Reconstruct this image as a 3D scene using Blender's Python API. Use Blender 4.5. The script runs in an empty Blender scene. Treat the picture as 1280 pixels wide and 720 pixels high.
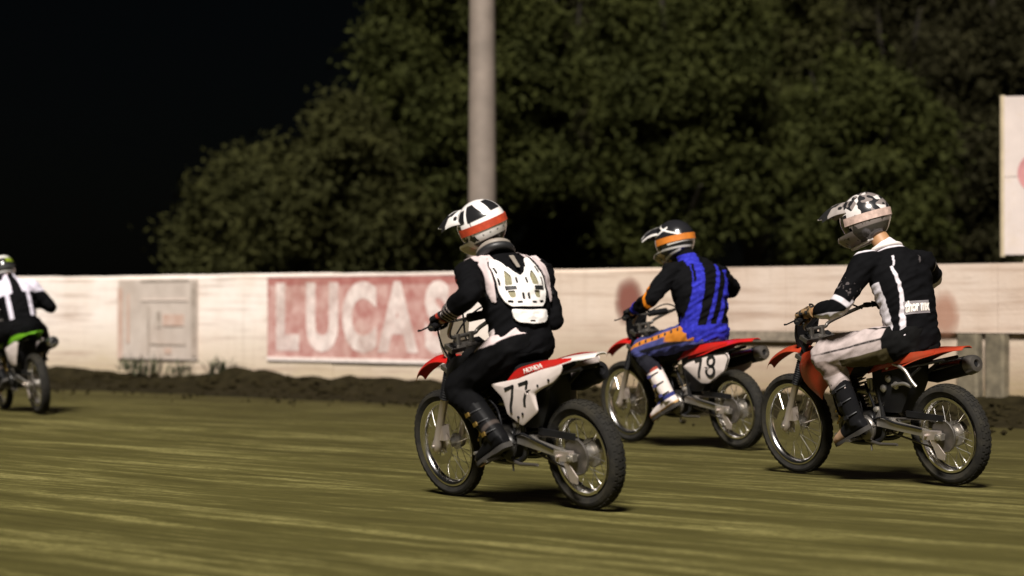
import bpy, bmesh, math, random
import numpy as np
from mathutils import Vector, Matrix, noise
from mathutils.bvhtree import BVHTree

random.seed(7)
rng = np.random.default_rng(7)
C = bpy.context.scene.collection
sc = bpy.context.scene
R = math.radians

# ------------------------------------------------------------------ camera
cam_d = bpy.data.cameras.new('camera')
cam = bpy.data.objects.new('camera', cam_d)
C.objects.link(cam)
cam.location = (0, 0, 1.03)
cam_d.sensor_width = 36.0
cam_d.lens = 90.0
cam.rotation_euler = (R(90) + math.atan(26 / 3200), 0, 0)
cam_d.clip_start = 0.1
cam_d.clip_end = 2000
cam_d.dof.use_dof = True
cam_d.dof.focus_distance = 15.3
cam_d.dof.aperture_fstop = 1.6
cam_d.dof.aperture_blades = 0
sc.camera = cam

# ------------------------------------------------------------------ night sky and flood light
SUN_EL, SUN_AZ = 45.0, -9.0      # degrees above the horizon; degrees left of straight behind the camera
w = bpy.data.worlds.new('World')
sc.world = w
w.use_nodes = True
nt = w.node_tree
sky = nt.nodes.new('ShaderNodeTexSky')
sky.sky_type = 'NISHITA'
sky.sun_disc = False
sky.sun_elevation = R(SUN_EL)
sky.sun_rotation = R(180 - SUN_AZ)
bg = nt.nodes['Background']
bg.inputs['Strength'].default_value = 0.0002
nt.links.new(sky.outputs[0], bg.inputs['Color'])

sun_d = bpy.data.lights.new('sun', 'SUN')
sun_d.energy = 5.0
sun_d.angle = R(12.0)
sun_d.color = (1.0, 0.935, 0.86)
sun = bpy.data.objects.new('sun', sun_d)
C.objects.link(sun)
src = Vector((math.sin(R(SUN_AZ)) * math.cos(R(SUN_EL)), -math.cos(R(SUN_AZ)) * math.cos(R(SUN_EL)), math.sin(R(SUN_EL))))
sun.rotation_euler = src.to_track_quat('Z', 'Y').to_euler()
sun.location = src * 40

vs = sc.view_settings
vs.view_transform = 'Standard'
vs.look = 'None'
vs.exposure = 0.60
vs.gamma = 1.0
vs.use_curve_mapping = False


# ------------------------------------------------------------------ helpers
def S(r, g, b):
    f = lambda c: (c / 255 / 12.92) if c / 255 <= 0.04045 else ((c / 255 + 0.055) / 1.055) ** 2.4
    return (f(r), f(g), f(b), 1)


class NT:
    def __init__(s, m):
        s.t = m.node_tree
        s.n = s.t.nodes

    def node(s, typ, **kw):
        n = s.n.new(typ)
        for k, v in kw.items():
            if k.startswith('i_'):
                key = k[2:]
                n.inputs[int(key) if key.isdigit() else key.replace('_', ' ')].default_value = v
            else:
                setattr(n, k, v)
        return n

    def link(s, a, b):
        s.t.links.new(a, b)

    def mix(s, fac, a, b, mode='MIX'):
        n = s.n.new('ShaderNodeMix')
        n.data_type = 'RGBA'
        n.blend_type = mode
        for sock, v in ((n.inputs[0], fac), (n.inputs[6], a), (n.inputs[7], b)):
            if isinstance(v, (int, float, tuple)):
                sock.default_value = v
            else:
                s.link(v, sock)
        return n.outputs[2]

    def math(s, op, a, b=0.0, clamp=False):
        n = s.n.new('ShaderNodeMath')
        n.operation = op
        n.use_clamp = clamp
        for sock, v in ((n.inputs[0], a), (n.inputs[1], b)):
            if isinstance(v, (int, float)):
                sock.default_value = v
            else:
                s.link(v, sock)
        return n.outputs[0]

    def ramp(s, fac, lo, hi):
        n = s.n.new('ShaderNodeMapRange')
        n.inputs[1].default_value = lo
        n.inputs[2].default_value = hi
        s.link(fac, n.inputs[0])
        return n.outputs[0]

    def noise(s, vec, scale, detail=4, rough=0.55):
        n = s.n.new('ShaderNodeTexNoise')
        n.inputs['Scale'].default_value = scale
        n.inputs['Detail'].default_value = detail
        n.inputs['Roughness'].default_value = rough
        if vec is not None:
            s.link(vec, n.inputs['Vector'])
        return n.outputs[0]

    def mapping(s, vec, scale=(1, 1, 1), rot=(0, 0, 0), loc=(0, 0, 0)):
        n = s.n.new('ShaderNodeMapping')
        n.inputs['Scale'].default_value = scale
        n.inputs['Rotation'].default_value = rot
        n.inputs['Location'].default_value = loc
        s.link(vec, n.inputs['Vector'])
        return n.outputs[0]


MATS = {}


def mat(name, col, rough=0.5, metal=0.0, var=0.12, scale=12, dirt=None, bump=0.0, bscale=60, masks=(), soft=0.0015, coat=0.0, spec=0.5, random_tint=0.0, weave=0):
    """Principled material: base colour with grain, painted masks read from vertex attributes, a coat of dust on top."""
    if name in MATS:
        return MATS[name]
    m = bpy.data.materials.new(name)
    m.use_nodes = True
    t = NT(m)
    p = t.n['Principled BSDF']
    tc = t.node('ShaderNodeTexCoord').outputs['Object']
    c4 = lambda c: (c[0], c[1], c[2], 1)
    nz = t.noise(tc, scale, 5)
    f = t.ramp(nz, 0.3, 0.7)
    lo = tuple(x * (1 - var) for x in col[:3]) + (1,)
    hi = tuple(min(1, x * (1 + var)) for x in col[:3]) + (1,)
    out = t.mix(f, lo, hi)
    for an, c in masks:
        a = t.node('ShaderNodeAttribute', attribute_name=an)
        k = t.ramp(a.outputs['Fac'], -soft, soft)
        c2 = t.mix(f, tuple(x * (1 - var) for x in c[:3]) + (1,), tuple(min(1, x * (1 + var)) for x in c[:3]) + (1,))
        out = t.mix(k, out, c2)
    if random_tint:
        oi = t.node('ShaderNodeObjectInfo')
        rt = t.ramp(oi.outputs['Random'], 0, 1)
        g = t.math('ADD', t.math('MULTIPLY', rt, 2 * random_tint), 1 - random_tint)
        cc = t.node('ShaderNodeCombineColor')
        for i in range(3):
            t.link(g, cc.inputs[i])
        out = t.mix(1.0, out, cc.outputs[0], 'MULTIPLY')
    if dirt:
        dc, amt = dirt
        dn = t.noise(tc, 5.0, 7, 0.7)
        k = t.math('MULTIPLY', t.ramp(dn, 0.62 - amt * 0.4, 0.78), min(1, amt * 1.4))
        out = t.mix(k, out, c4(dc))
        rr = t.mix(k, (rough,) * 3 + (1,), (0.9, 0.9, 0.9, 1))
        t.link(rr, p.inputs['Roughness'])
    else:
        rr = t.math('ADD', t.math('MULTIPLY', t.noise(tc, scale * 2.3, 3), 0.2), rough - 0.1, True)
        t.link(rr, p.inputs['Roughness'])
    t.link(out, p.inputs['Base Color'])
    p.inputs['Metallic'].default_value = metal
    p.inputs['Specular IOR Level'].default_value = spec
    p.inputs['Coat Weight'].default_value = coat
    if bump:
        b = t.node('ShaderNodeBump')
        b.inputs['Strength'].default_value = bump
        b.inputs['Distance'].default_value = 0.01
        t.link(t.noise(tc, bscale, 4), b.inputs['Height'])
        t.link(b.outputs[0], p.inputs['Normal'])
    MATS[name] = m
    return m


class MB:
    """Collects closed shapes into one mesh."""

    def __init__(s):
        s.v, s.f, s.m = [], [], []

    def add(s, verts, faces, m=0, M=None):
        o = len(s.v)
        s.v += [tuple(M @ Vector(v)) if M else tuple(v) for v in verts]
        s.f += [tuple(i + o for i in f) for f in faces]
        s.m += [m] * len(faces)
        return s

    def box(s, c, size, m=0, M=None):
        x, y, z = (k / 2 for k in size)
        T = Matrix.Translation(c)
        if M:
            T = T @ M.to_4x4()
        return s.add([(-x, -y, -z), (x, -y, -z), (x, y, -z), (-x, y, -z), (-x, -y, z), (x, -y, z), (x, y, z), (-x, y, z)],
                     [(0, 3, 2, 1), (4, 5, 6, 7), (0, 1, 5, 4), (1, 2, 6, 5), (2, 3, 7, 6), (3, 0, 4, 7)], m, T)

    def rings(s, rings, m=0, caps=True, closed=False):
        n = len(rings[0])
        vs_, fs = [], []
        for r in rings:
            vs_ += list(r)
        k = len(rings)
        for i in range(k if closed else k - 1):
            a, b = i * n, ((i + 1) % k) * n
            for j in range(n):
                fs.append((a + j, a + (j + 1) % n, b + (j + 1) % n, b + j))
        if caps and not closed:
            fs.append(tuple(range(n - 1, -1, -1)))
            fs.append(tuple(range((k - 1) * n, k * n)))
        return s.add(vs_, fs, m)

    def tube(s, pts, r, n=8, m=0, flat=1.0, side=None):
        pts = [Vector(p) for p in pts]
        rs = r if isinstance(r, (list, tuple)) else [r] * len(pts)
        rings = []
        up = None
        for i, p in enumerate(pts):
            d = (pts[min(i + 1, len(pts) - 1)] - pts[max(i - 1, 0)]).normalized()
            if side is not None:
                u = Vector(side) - d * d.dot(Vector(side))
                u.normalize()
            elif up is None:
                a = Vector((0, 0, 1)) if abs(d.z) < 0.9 else Vector((1, 0, 0))
                u = d.cross(a).normalized()
            else:
                u = (up - d * up.dot(d)).normalized()
            up = u
            v = d.cross(u)
            rings.append([p + (u * math.cos(2 * math.pi * k / n) + v * math.sin(2 * math.pi * k / n) * flat) * rs[i] for k in range(n)])
        return s.rings(rings, m)

    def lathe(s, prof, o, axis, n=24, m=0, closed=False):
        o, ax = Vector(o), Vector(axis).normalized()
        a = Vector((0, 0, 1)) if abs(ax.z) < 0.9 else Vector((1, 0, 0))
        u = ax.cross(a).normalized()
        v = ax.cross(u)
        rings = [[o + ax * h + (u * math.cos(2 * math.pi * k / n) + v * math.sin(2 * math.pi * k / n)) * r for k in range(n)] for r, h in prof]
        return s.rings(rings, m, caps=not closed, closed=closed)

    def ball(s, c, r, n=10, m=0, sc3=(1, 1, 1), M=None):
        c = Vector(c)
        rings = []
        for i in range(1, n):
            th = math.pi * i / n
            ring = []
            for k in range(2 * n):
                q = Vector((math.sin(th) * math.cos(math.pi * k / n) * sc3[0], math.sin(th) * math.sin(math.pi * k / n) * sc3[1], math.cos(th) * sc3[2])) * r
                ring.append(c + (M @ q if M else q))
            rings.append(ring)
        return s.rings(rings, m)

    def prism(s, pts, off, m=0):
        """polygon of 3D points extruded by vector off"""
        off = Vector(off)
        a = [Vector(p) for p in pts]
        return s.rings([a, [p + off for p in a]], m)

    def sheet(s, grid, th, m=0):
        """grid[i][j] of points, given a thickness along vector or z"""
        nI, nJ = len(grid), len(grid[0])
        top = [Vector(p) for row in grid for p in row]
        off = Vector(th) if not isinstance(th, (int, float)) else Vector((0, 0, -th))
        bot = [p + off for p in top]
        N = nI * nJ
        fs = []
        for i in range(nI - 1):
            for j in range(nJ - 1):
                a = i * nJ + j
                fs.append((a, a + 1, a + nJ + 1, a + nJ))
                fs.append((N + a, N + a + nJ, N + a + nJ + 1, N + a + 1))
        bd = [j for j in range(nJ)] + [i * nJ + nJ - 1 for i in range(1, nI)] + [(nI - 1) * nJ + j for j in range(nJ - 2, -1, -1)] + [i * nJ for i in range(nI - 2, 0, -1)]
        for k in range(len(bd)):
            a, b = bd[k], bd[(k + 1) % len(bd)]
            fs.append((a, N + a, N + b, b))
        return s.add(top + bot, fs, m)

    def mesh(s, name):
        me = bpy.data.meshes.new(name)
        me.from_pydata(s.v, [], s.f)
        me.polygons.foreach_set('material_index', s.m)
        return me

    def build(s, name, mats, parent=None, ang=40, fix=True, masks=None):
        me = s.mesh(name)
        if fix:
            bm = bmesh.new()
            bm.from_mesh(me)
            bmesh.ops.recalc_face_normals(bm, faces=bm.faces)
            bm.to_mesh(me)
            bm.free()
        return finish(name, me, mats, parent, ang, masks)


def finish(name, me, mats, parent=None, ang=40, masks=None):
    for m in (mats if isinstance(mats, (list, tuple)) else [mats]):
        me.materials.append(m)
    if ang:
        me.shade_smooth()
        me.set_sharp_from_angle(angle=R(ang))
    if masks:
        P = np.empty(len(me.vertices) * 3, 'f')
        me.vertices.foreach_get('co', P)
        for an, arr in masks(P.reshape(-1, 3)).items():
            at = me.attributes.new(an, 'FLOAT', 'POINT')
            at.data.foreach_set('value', np.asarray(arr, 'f'))
    o = bpy.data.objects.new(name, me)
    C.objects.link(o)
    o.parent = parent
    return o


def solid(name, mb, voxel, smooth, mats, parent=None, disp=None, masks=None, loc=None):
    """union of the closed shapes in mb as ONE continuous surface"""
    me = mb.mesh(name)
    o = bpy.data.objects.new('tmp', me)
    C.objects.link(o)
    r = o.modifiers.new('r', 'REMESH')
    r.mode = 'VOXEL'
    r.voxel_size = voxel
    if smooth:
        q = o.modifiers.new('s', 'SMOOTH')
        q.factor = 0.5
        q.iterations = smooth
    dg = bpy.context.evaluated_depsgraph_get()
    me2 = bpy.data.meshes.new_from_object(o.evaluated_get(dg))
    bpy.data.objects.remove(o)
    bpy.data.meshes.remove(me)
    me2.name = name
    if disp:
        n = len(me2.vertices)
        P = np.empty(n * 3, 'f')
        me2.vertices.foreach_get('co', P)
        P = P.reshape(-1, 3)
        N = np.empty(n * 3, 'f')
        me2.vertex_normals.foreach_get('vector', N)
        N = N.reshape(-1, 3)
        P = P + N * disp(P)[:, None]
        me2.vertices.foreach_set('co', P.astype('f').ravel())
        me2.update()
    me2.shade_smooth()
    return finish(name, me2, mats, parent, 0, masks)


def folds(seed, amp=0.006, sx=9, sy=9, sz=22):
    def f(P):
        out = np.empty(len(P))
        for i, p in enumerate(P):
            q = Vector((p[0] * sx + seed, p[1] * sy + p[2] * 6, p[2] * sz + p[0] * 9 + seed))
            a = 1 - abs(noise.noise(q)) * 2.2
            b = noise.noise(q * 2.3 + Vector((5, 5, 5)))
            out[i] = amp * (a * 0.9 + b * 0.5 - 0.45)
        return out
    return f


def empty(name, label, cat, M=None, group=None):
    o = bpy.data.objects.new(name, None)
    C.objects.link(o)
    o.empty_display_size = 0.1
    if M:
        o.matrix_world = M
    return tag(o, label, cat, group)


def tag(o, label=None, cat=None, group=None, kind=None):
    for k, v in (('label', label), ('category', cat), ('group', group), ('kind', kind)):
        if v:
            o[k] = v
    return o


def cat_rom(pts, n):
    """Catmull-Rom through rows of numbers"""
    A = [np.array(p, float) for p in pts]
    A = [2 * A[0] - A[1]] + A + [2 * A[-1] - A[-2]]
    out = []
    k = len(A) - 3
    for i in range(n):
        t = i / (n - 1) * k
        j = min(int(t), k - 1)
        t -= j
        p0, p1, p2, p3 = A[j:j + 4]
        out.append(0.5 * (2 * p1 + (p2 - p0) * t + (2 * p0 - 5 * p1 + 4 * p2 - p3) * t * t + (3 * p1 - p0 - 3 * p2 + p3) * t ** 3))
    return out


def text_mesh(name, body, size, M, m, parent, extrude=0.001, xs=1.0, bold=0.0, fit=None, shear=0.0):
    cu = bpy.data.curves.new(name, 'FONT')
    cu.body = body
    cu.size = size
    cu.extrude = extrude
    cu.offset = bold
    cu.shear = shear
    cu.align_x = 'CENTER'
    cu.align_y = 'CENTER'
    cu.resolution_u = 4
    o = bpy.data.objects.new('tmp', cu)
    C.objects.link(o)
    dg = bpy.context.evaluated_depsgraph_get()
    me = bpy.data.meshes.new_from_object(o.evaluated_get(dg))
    bpy.data.objects.remove(o)
    for v in me.vertices:
        v.co.x *= xs
        q = M @ v.co
        v.co = fit(q) if fit else q
    me.update()
    me.materials.clear()
    return finish(name, me, m, parent, 0)


def frame(o, ex, ey):
    """matrix with origin o, x axis ex, y axis ey"""
    ex, ey = Vector(ex).normalized(), Vector(ey)
    ez = ex.cross(ey).normalized()
    ey = ez.cross(ex)
    M = Matrix((ex, ey, ez)).transposed().to_4x4()
    M.translation = Vector(o)
    return M


DUST = (0.15, 0.115, 0.06)
# ------------------------------------------------------------------ the track, wall, berm
TRK = math.atan2(0.72, -0.69)                 # heading of the straight
tu = Vector((math.cos(TRK), math.sin(TRK), 0))   # along the track, away from the camera
tv = Vector((tu.y, -tu.x, 0))                   # across, towards the wall (right)
W0 = Vector((4.3, 24.6, 0))                     # foot of the wall, right side of the view
wd = Vector((-10.9, 11.4, 0)).normalized()      # along the wall, to the left
wn = Vector((-wd.y, wd.x, 0))                   # out of the wall, towards the track
if wn.y > 0:
    wn = -wn
WANG = math.atan2(wd.y, wd.x)


def wall_pt(t, z=0.0, out=0.0):
    p = W0 + wd * t + wn * out
    return Vector((p.x, p.y, z))


_rw = Matrix.Rotation(-WANG, 3, 'Z')
WY0 = (_rw @ W0).y
YS0 = 1 if (_rw @ wn).y > 0 else -1


def soil(name, base, dark, light, streak=True):
    m = bpy.data.materials.new(name)
    m.use_nodes = True
    t = NT(m)
    p = t.n['Principled BSDF']
    g = t.node('ShaderNodeTexCoord').outputs['Object']
    mp = t.mapping(g, (1, 1, 1), (0, 0, -TRK))
    out = base + (1,)
    # graded lines and tyre tracks that run along the straight
    a = t.noise(t.mapping(mp, (0.24, 2.0, 1)), 1.0, 8, 0.66)
    b = t.noise(t.mapping(mp, (0.7, 7.5, 1), (0, 0, R(2.5))), 1.0, 8, 0.7)
    c = t.noise(t.mapping(mp, (2.2, 22.0, 1), (0, 0, R(-1.5))), 1.0, 8, 0.75)
    big = t.noise(g, 0.35, 4, 0.6)
    fine = t.noise(t.mapping(mp, (0.45, 1.0, 1)), 30, 8, 0.85)
    f1 = t.ramp(a, 0.40, 0.60)
    f2 = t.ramp(b, 0.42, 0.60)
    f3 = t.ramp(c, 0.36, 0.66)
    k = t.math('ADD', t.math('MULTIPLY', f1, 0.38), t.math('ADD', t.math('MULTIPLY', f2, 0.34), t.math('MULTIPLY', f3, 0.28)))
    col = t.mix(k, dark + (1,), base + (1,))
    hi = t.ramp(t.math('ADD', k, t.math('MULTIPLY', big, 0.5)), 0.72, 1.08)
    col = t.mix(hi, col, light + (1,))
    col = t.mix(t.math('MULTIPLY', t.ramp(fine, 0.46, 0.60), 0.78), col, tuple(x * 0.5 for x in base) + (1,))
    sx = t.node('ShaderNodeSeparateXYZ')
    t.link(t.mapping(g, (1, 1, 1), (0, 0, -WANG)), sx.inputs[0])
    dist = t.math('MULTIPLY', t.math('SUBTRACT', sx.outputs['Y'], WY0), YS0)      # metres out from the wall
    falloff = t.ramp(t.math('ADD', dist, t.math('MULTIPLY', a, 5.0)), 13.5, 4.5)  # light fall-off painted into the soil colour, darker towards the wall
    col = t.mix(t.math('MULTIPLY', falloff, 0.72), col, (0.034, 0.028, 0.0105, 1))
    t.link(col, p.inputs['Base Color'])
    p.inputs['Roughness'].default_value = 0.93
    p.inputs['Specular IOR Level'].default_value = 0.04
    bp = t.node('ShaderNodeBump')
    bp.inputs['Strength'].default_value = 0.8
    bp.inputs['Distance'].default_value = 0.03
    h = t.math('ADD', t.math('ADD', t.math('MULTIPLY', b, 0.9), t.math('MULTIPLY', c, 0.5)), t.math('MULTIPLY', fine, 0.35))
    t.link(h, bp.inputs['Height'])
    t.link(bp.outputs[0], p.inputs['Normal'])
    return m


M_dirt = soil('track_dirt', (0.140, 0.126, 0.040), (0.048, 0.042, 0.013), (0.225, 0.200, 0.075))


def axis_steps(core, a, b, far):
    xs = list(np.arange(a, b + 1e-6, core))
    d, x = core, b
    hi = []
    while x < far:
        d *= 1.5
        x += d
        hi.append(x)
    d, x = core, a
    lo = []
    while x > -far:
        d *= 1.5
        x -= d
        lo.append(x)
    return lo[::-1] + xs + hi


def build_ground():
    # core: along the track 0.35 m, across 0.05 m (real ruts), fading to a coarse sheet that runs to the horizon
    base = Vector((0, 15, 0))
    us = axis_steps(0.4, -13, 22, 600)
    vs_ = axis_steps(0.07, -8, 12, 600)
    U, V = np.meshgrid(us, vs_, indexing='ij')
    X = base.x + tu.x * U + tv.x * V
    Y = base.y + tu.y * U + tv.y * V
    Z = np.zeros_like(X)
    for i in range(X.shape[0]):
        for j in range(X.shape[1]):
            u, v = U[i, j], V[i, j]
            if -14 < u < 23 and -9 < v < 13:
                k = min(1, (u + 14) / 2, (23 - u) / 2, (v + 9) / 2, (13 - v) / 2)
                Z[i, j] = k * (0.016 * noise.noise(Vector((u * 0.12, v * 2.2, 3))) + 0.011 * noise.noise(Vector((u * 0.35, v * 5.5, 9))) + 0.006 * noise.noise(Vector((u * 1.5, v * 6, 5)))) - 0.012 * k
    nI, nJ = X.shape
    verts = np.stack([X, Y, Z], -1).reshape(-1, 3)
    idx = np.arange(nI * nJ).reshape(nI, nJ)
    f = np.stack([idx[:-1, :-1], idx[1:, :-1], idx[1:, 1:], idx[:-1, 1:]], -1).reshape(-1, 4)
    me = bpy.data.meshes.new('dirt_track')
    me.from_pydata(verts.tolist(), [], f.tolist())
    bm = bmesh.new()
    bm.from_mesh(me)
    bmesh.ops.recalc_face_normals(bm, faces=bm.faces)
    if sum(fc.normal.z for fc in bm.faces) < 0:
        bmesh.ops.reverse_faces(bm, faces=bm.faces)
    bm.to_mesh(me)
    bm.free()
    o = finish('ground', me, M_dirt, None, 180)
    return tag(o, 'graded olive brown dirt race track with tyre lines', None, None, 'structure')


build_ground()


BERM_PROF = [(-0.05, 0.30), (0.10, 0.31), (0.24, 0.27), (0.40, 0.20), (0.58, 0.13), (0.78, 0.08), (1.05, 0.045), (1.4, 0.012), (1.7, -0.03)]


def build_berm():
    m = mat('berm_soil', (0.0165, 0.0135, 0.0065), 0.95, var=0.5, scale=7, bump=0.9, bscale=22, spec=0.02)
    ts = np.arange(-14, 40, 0.12)
    prof = BERM_PROF
    grid = []
    for t in ts:
        row = []
        for i, (o, z) in enumerate(prof):
            n1 = noise.noise(Vector((t * 0.5, o * 1.5, 1)))
            n2 = noise.noise(Vector((t * 1.9, o * 3, 4)))
            n3 = noise.noise(Vector((t * 6, o * 9, 8)))
            zz = z * (0.60 + 0.42 * n1 + 0.25 * n2) + (0.03 * n3 if 0 < i < len(prof) - 1 else 0)
            row.append(wall_pt(t, zz, o + 0.06 * n2))
        grid.append(row)
    mb = MB()
    n = len(prof)
    mb.add([p for r in grid for p in r], [(i * n + j, i * n + j + 1, (i + 1) * n + j + 1, (i + 1) * n + j) for i in range(len(ts) - 1) for j in range(n - 1)])
    o = mb.build('dirt_berm', m, None, 180)
    tag(o, 'dark lumpy earth berm pushed up along the foot of the wall', None, None, 'structure')


build_berm()


def build_clods():
    rnd = random.Random(5)
    m = mat('clod_soil', (0.0185, 0.015, 0.007), 0.95, var=0.4, scale=30, spec=0.02)
    mb = MB()
    for k in range(1500):
        t = rnd.uniform(-6, 26)
        o = 0.25 + abs(rnd.gauss(0, 1.0))
        s = rnd.uniform(0.012, 0.05) * (1.3 if o < 1 else 0.8)
        p = wall_pt(t, 0, o)
        hz = 0.0
        for (a, za), (c, zc) in zip(BERM_PROF, BERM_PROF[1:]):
            if a <= o < c:
                hz = max(0, (za + (zc - za) * (o - a) / (c - a)) * 0.60)
        vs_ = []
        for (x, y, z) in ((1, 0, 0), (-1, 0, 0), (0, 1, 0), (0, -1, 0), (0, 0, .8), (0, 0, -.8)):
            f = rnd.uniform(.6, 1.3) * s
            vs_.append((p.x + x * f, p.y + y * f, hz + s * .3 + z * f))
        mb.add(vs_, [(0, 2, 4), (2, 1, 4), (1, 3, 4), (3, 0, 4), (2, 0, 5), (1, 2, 5), (3, 1, 5), (0, 3, 5)])
    o = mb.build('dirt_clods', m, None, 0)
    tag(o, 'loose dirt clods scattered along the berm', None, None, 'stuff')


build_clods()


def wall_material(name, base, low, streaks=True):
    m = bpy.data.materials.new(name)
    m.use_nodes = True
    t = NT(m)
    p = t.n['Principled BSDF']
    g = t.node('ShaderNodeTexCoord').outputs['Object']
    sx = t.node('ShaderNodeSeparateXYZ')
    t.link(g, sx.inputs[0])
    z = sx.outputs['Z']
    oi = t.node('ShaderNodeObjectInfo').outputs['Random']
    scuff = t.noise(t.mapping(g, (0.55, 0.55, 13.0)), 1.0, 6, 0.65)
    fine = t.noise(t.mapping(g, (2.2, 2.2, 50.0)), 1.0, 4, 0.6)
    blot = t.noise(g, 1.1, 6, 0.6)
    runs = t.noise(t.mapping(g, (9, 9, 0.5)), 1.0, 4, 0.6)
    col = t.mix(t.ramp(blot, 0.3, 0.7), base + (1,), tuple(x * y for x, y in zip(base, (0.86, 0.80, 0.74))) + (1,))
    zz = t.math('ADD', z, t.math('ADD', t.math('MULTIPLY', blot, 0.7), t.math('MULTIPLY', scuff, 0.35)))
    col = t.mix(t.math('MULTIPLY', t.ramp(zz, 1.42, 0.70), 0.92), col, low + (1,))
    col = t.mix(t.math('MULTIPLY', t.ramp(scuff, 0.50, 0.68), 0.62), col, (0.30, 0.20, 0.145, 1))
    col = t.mix(t.math('MULTIPLY', t.ramp(fine, 0.55, 0.75), 0.30), col, (0.20, 0.15, 0.11, 1))
    col = t.mix(t.math('MULTIPLY', t.ramp(runs, 0.56, 0.76), 0.25), col, (0.30, 0.22, 0.16, 1))
    t.link(col, p.inputs['Base Color'])
    p.inputs['Roughness'].default_value = 0.85
    p.inputs['Specular IOR Level'].default_value = 0.25
    b = t.node('ShaderNodeBump')
    b.inputs['Strength'].default_value = 0.35
    b.inputs['Distance'].default_value = 0.01
    t.link(t.noise(g, 30, 5), b.inputs['Height'])
    t.link(b.outputs[0], p.inputs['Normal'])
    return m


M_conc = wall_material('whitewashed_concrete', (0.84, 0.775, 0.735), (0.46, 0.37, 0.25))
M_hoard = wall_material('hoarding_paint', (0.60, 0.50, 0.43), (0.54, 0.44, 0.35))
M_conc2 = wall_material('stained_dimmed_concrete', (0.64, 0.54, 0.46), (0.27, 0.205, 0.115))  # dimmer base paints in light fall-off along the wall; low colour is dirt
M_plank = mat('weathered_timber', (0.20, 0.165, 0.125), 0.85, var=0.4, scale=14, bump=0.4)
M_post = mat('old_post_timber', (0.125, 0.105, 0.07), 0.9, var=0.4, scale=10, bump=0.4)
WT = 1.47
WBASE = Matrix.Translation(W0) @ Matrix.Rotation(WANG, 4, 'Z')     # x along the wall, y away from track or towards?
YS = 1 if (WBASE.to_3x3() @ Vector((0, 1, 0))).dot(wn) > 0 else -1  # +YS is out, towards the track


def px_t(px):
    """distance along the wall for a viewing direction (columns of the survey photo)"""
    k = (px - 640) / 3200
    return (k * W0.y - W0.x) / (wd.x - k * wd.y)


def build_wall():
    root = empty('track_wall', 'long low whitewashed concrete wall behind the four riders', 'wall', WBASE)
    L = 3.05
    for i, t in enumerate(np.arange(-15, 45, L)):
        mb = MB()
        h = WT + random.uniform(-0.012, 0.012)
        dy = random.uniform(-0.006, 0.006)
        # a panel with a chamfered top edge and slight unevenness
        n = 12
        rings = []
        for k in range(n + 1):
            x = t + 0.006 + (L - 0.012) * k / n
            hh = h + 0.008 * noise.noise(Vector((x * 1.3, 0, 0)))
            yy = dy
            rings.append([(x, YS * (yy), -0.25), (x, YS * yy, hh - 0.03), (x, YS * (yy - 0.03), hh), (x, YS * (yy - 0.15), hh), (x, YS * (yy - 0.18), hh - 0.03), (x, YS * (yy - 0.18), -0.25)])
        mb.rings(rings)
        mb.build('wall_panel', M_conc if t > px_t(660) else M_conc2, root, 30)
    # thin bright cap board along the left-hand run
    return root


wall = build_wall()


def on_wall(t, z, out):
    """matrix: x reads left to right for someone on the track, y up, z out of the wall"""
    return frame(wall_pt(t, z, out), -wd, (0, 0, 1))


# --- hoarding boards on the right-hand run, with a plank under them and posts below
def build_hoarding():
    t0, t1 = px_t(868), px_t(1400)
    root = empty('hoarding', 'pale plain hoarding boards fixed along the upper wall at right', 'hoarding', WBASE)
    n = 4
    L = (t1 - t0) / n
    for i in range(n):
        a = t0 + L * i
        mb = MB()
        sgn = 1 if L > 0 else -1
        x0, x1 = sorted((a + sgn * 0.004, a + L - sgn * 0.004))
        mb.box(((x0 + x1) / 2, YS * (0.03 + random.uniform(0, 0.004)), 1.131), (x1 - x0, 0.04, 0.66))
        mb.build('board', M_hoard, root, 30)
    for a, b, z0, z1, m in ((915, 1000, 0.70, 0.808, M_plank),):
        x0, x1 = sorted((px_t(a), px_t(b)))
        MB().box(((x0 + x1) / 2, YS * 0.025, (z0 + z1) / 2), (x1 - x0, 0.05, z1 - z0)).build('rail', m, root, 30)
    return root


build_hoarding()
for i, (a, b) in enumerate(((1204, 1230), (1239, 1263))):
    x0, x1 = sorted((px_t(a), px_t(b)))
    mb = MB()
    rings = []
    for k in range(7):
        z = 0.812 * k / 6
        wv = 0.01 * noise.noise(Vector((i * 7, z * 5, 0)))
        hw = (x1 - x0) / 2
        rings.append([((x0 + x1) / 2 + s * (hw + wv), YS * (0.02 + d), z - 0.02) for s, d in ((-1, 0), (-1, 0.08), (-0.8, 0.10), (0.8, 0.10), (1, 0.08), (1, 0))])
    mb.rings(rings)
    o = mb.build('timber_post', M_post, None, 30)
    o.matrix_world = WBASE
    tag(o, ['dark short timber post under the hoarding just right of the rearmost exhaust', 'dark short timber post under the hoarding at the right edge of the photo'][i], 'post', 'timber posts under the hoarding')


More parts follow.
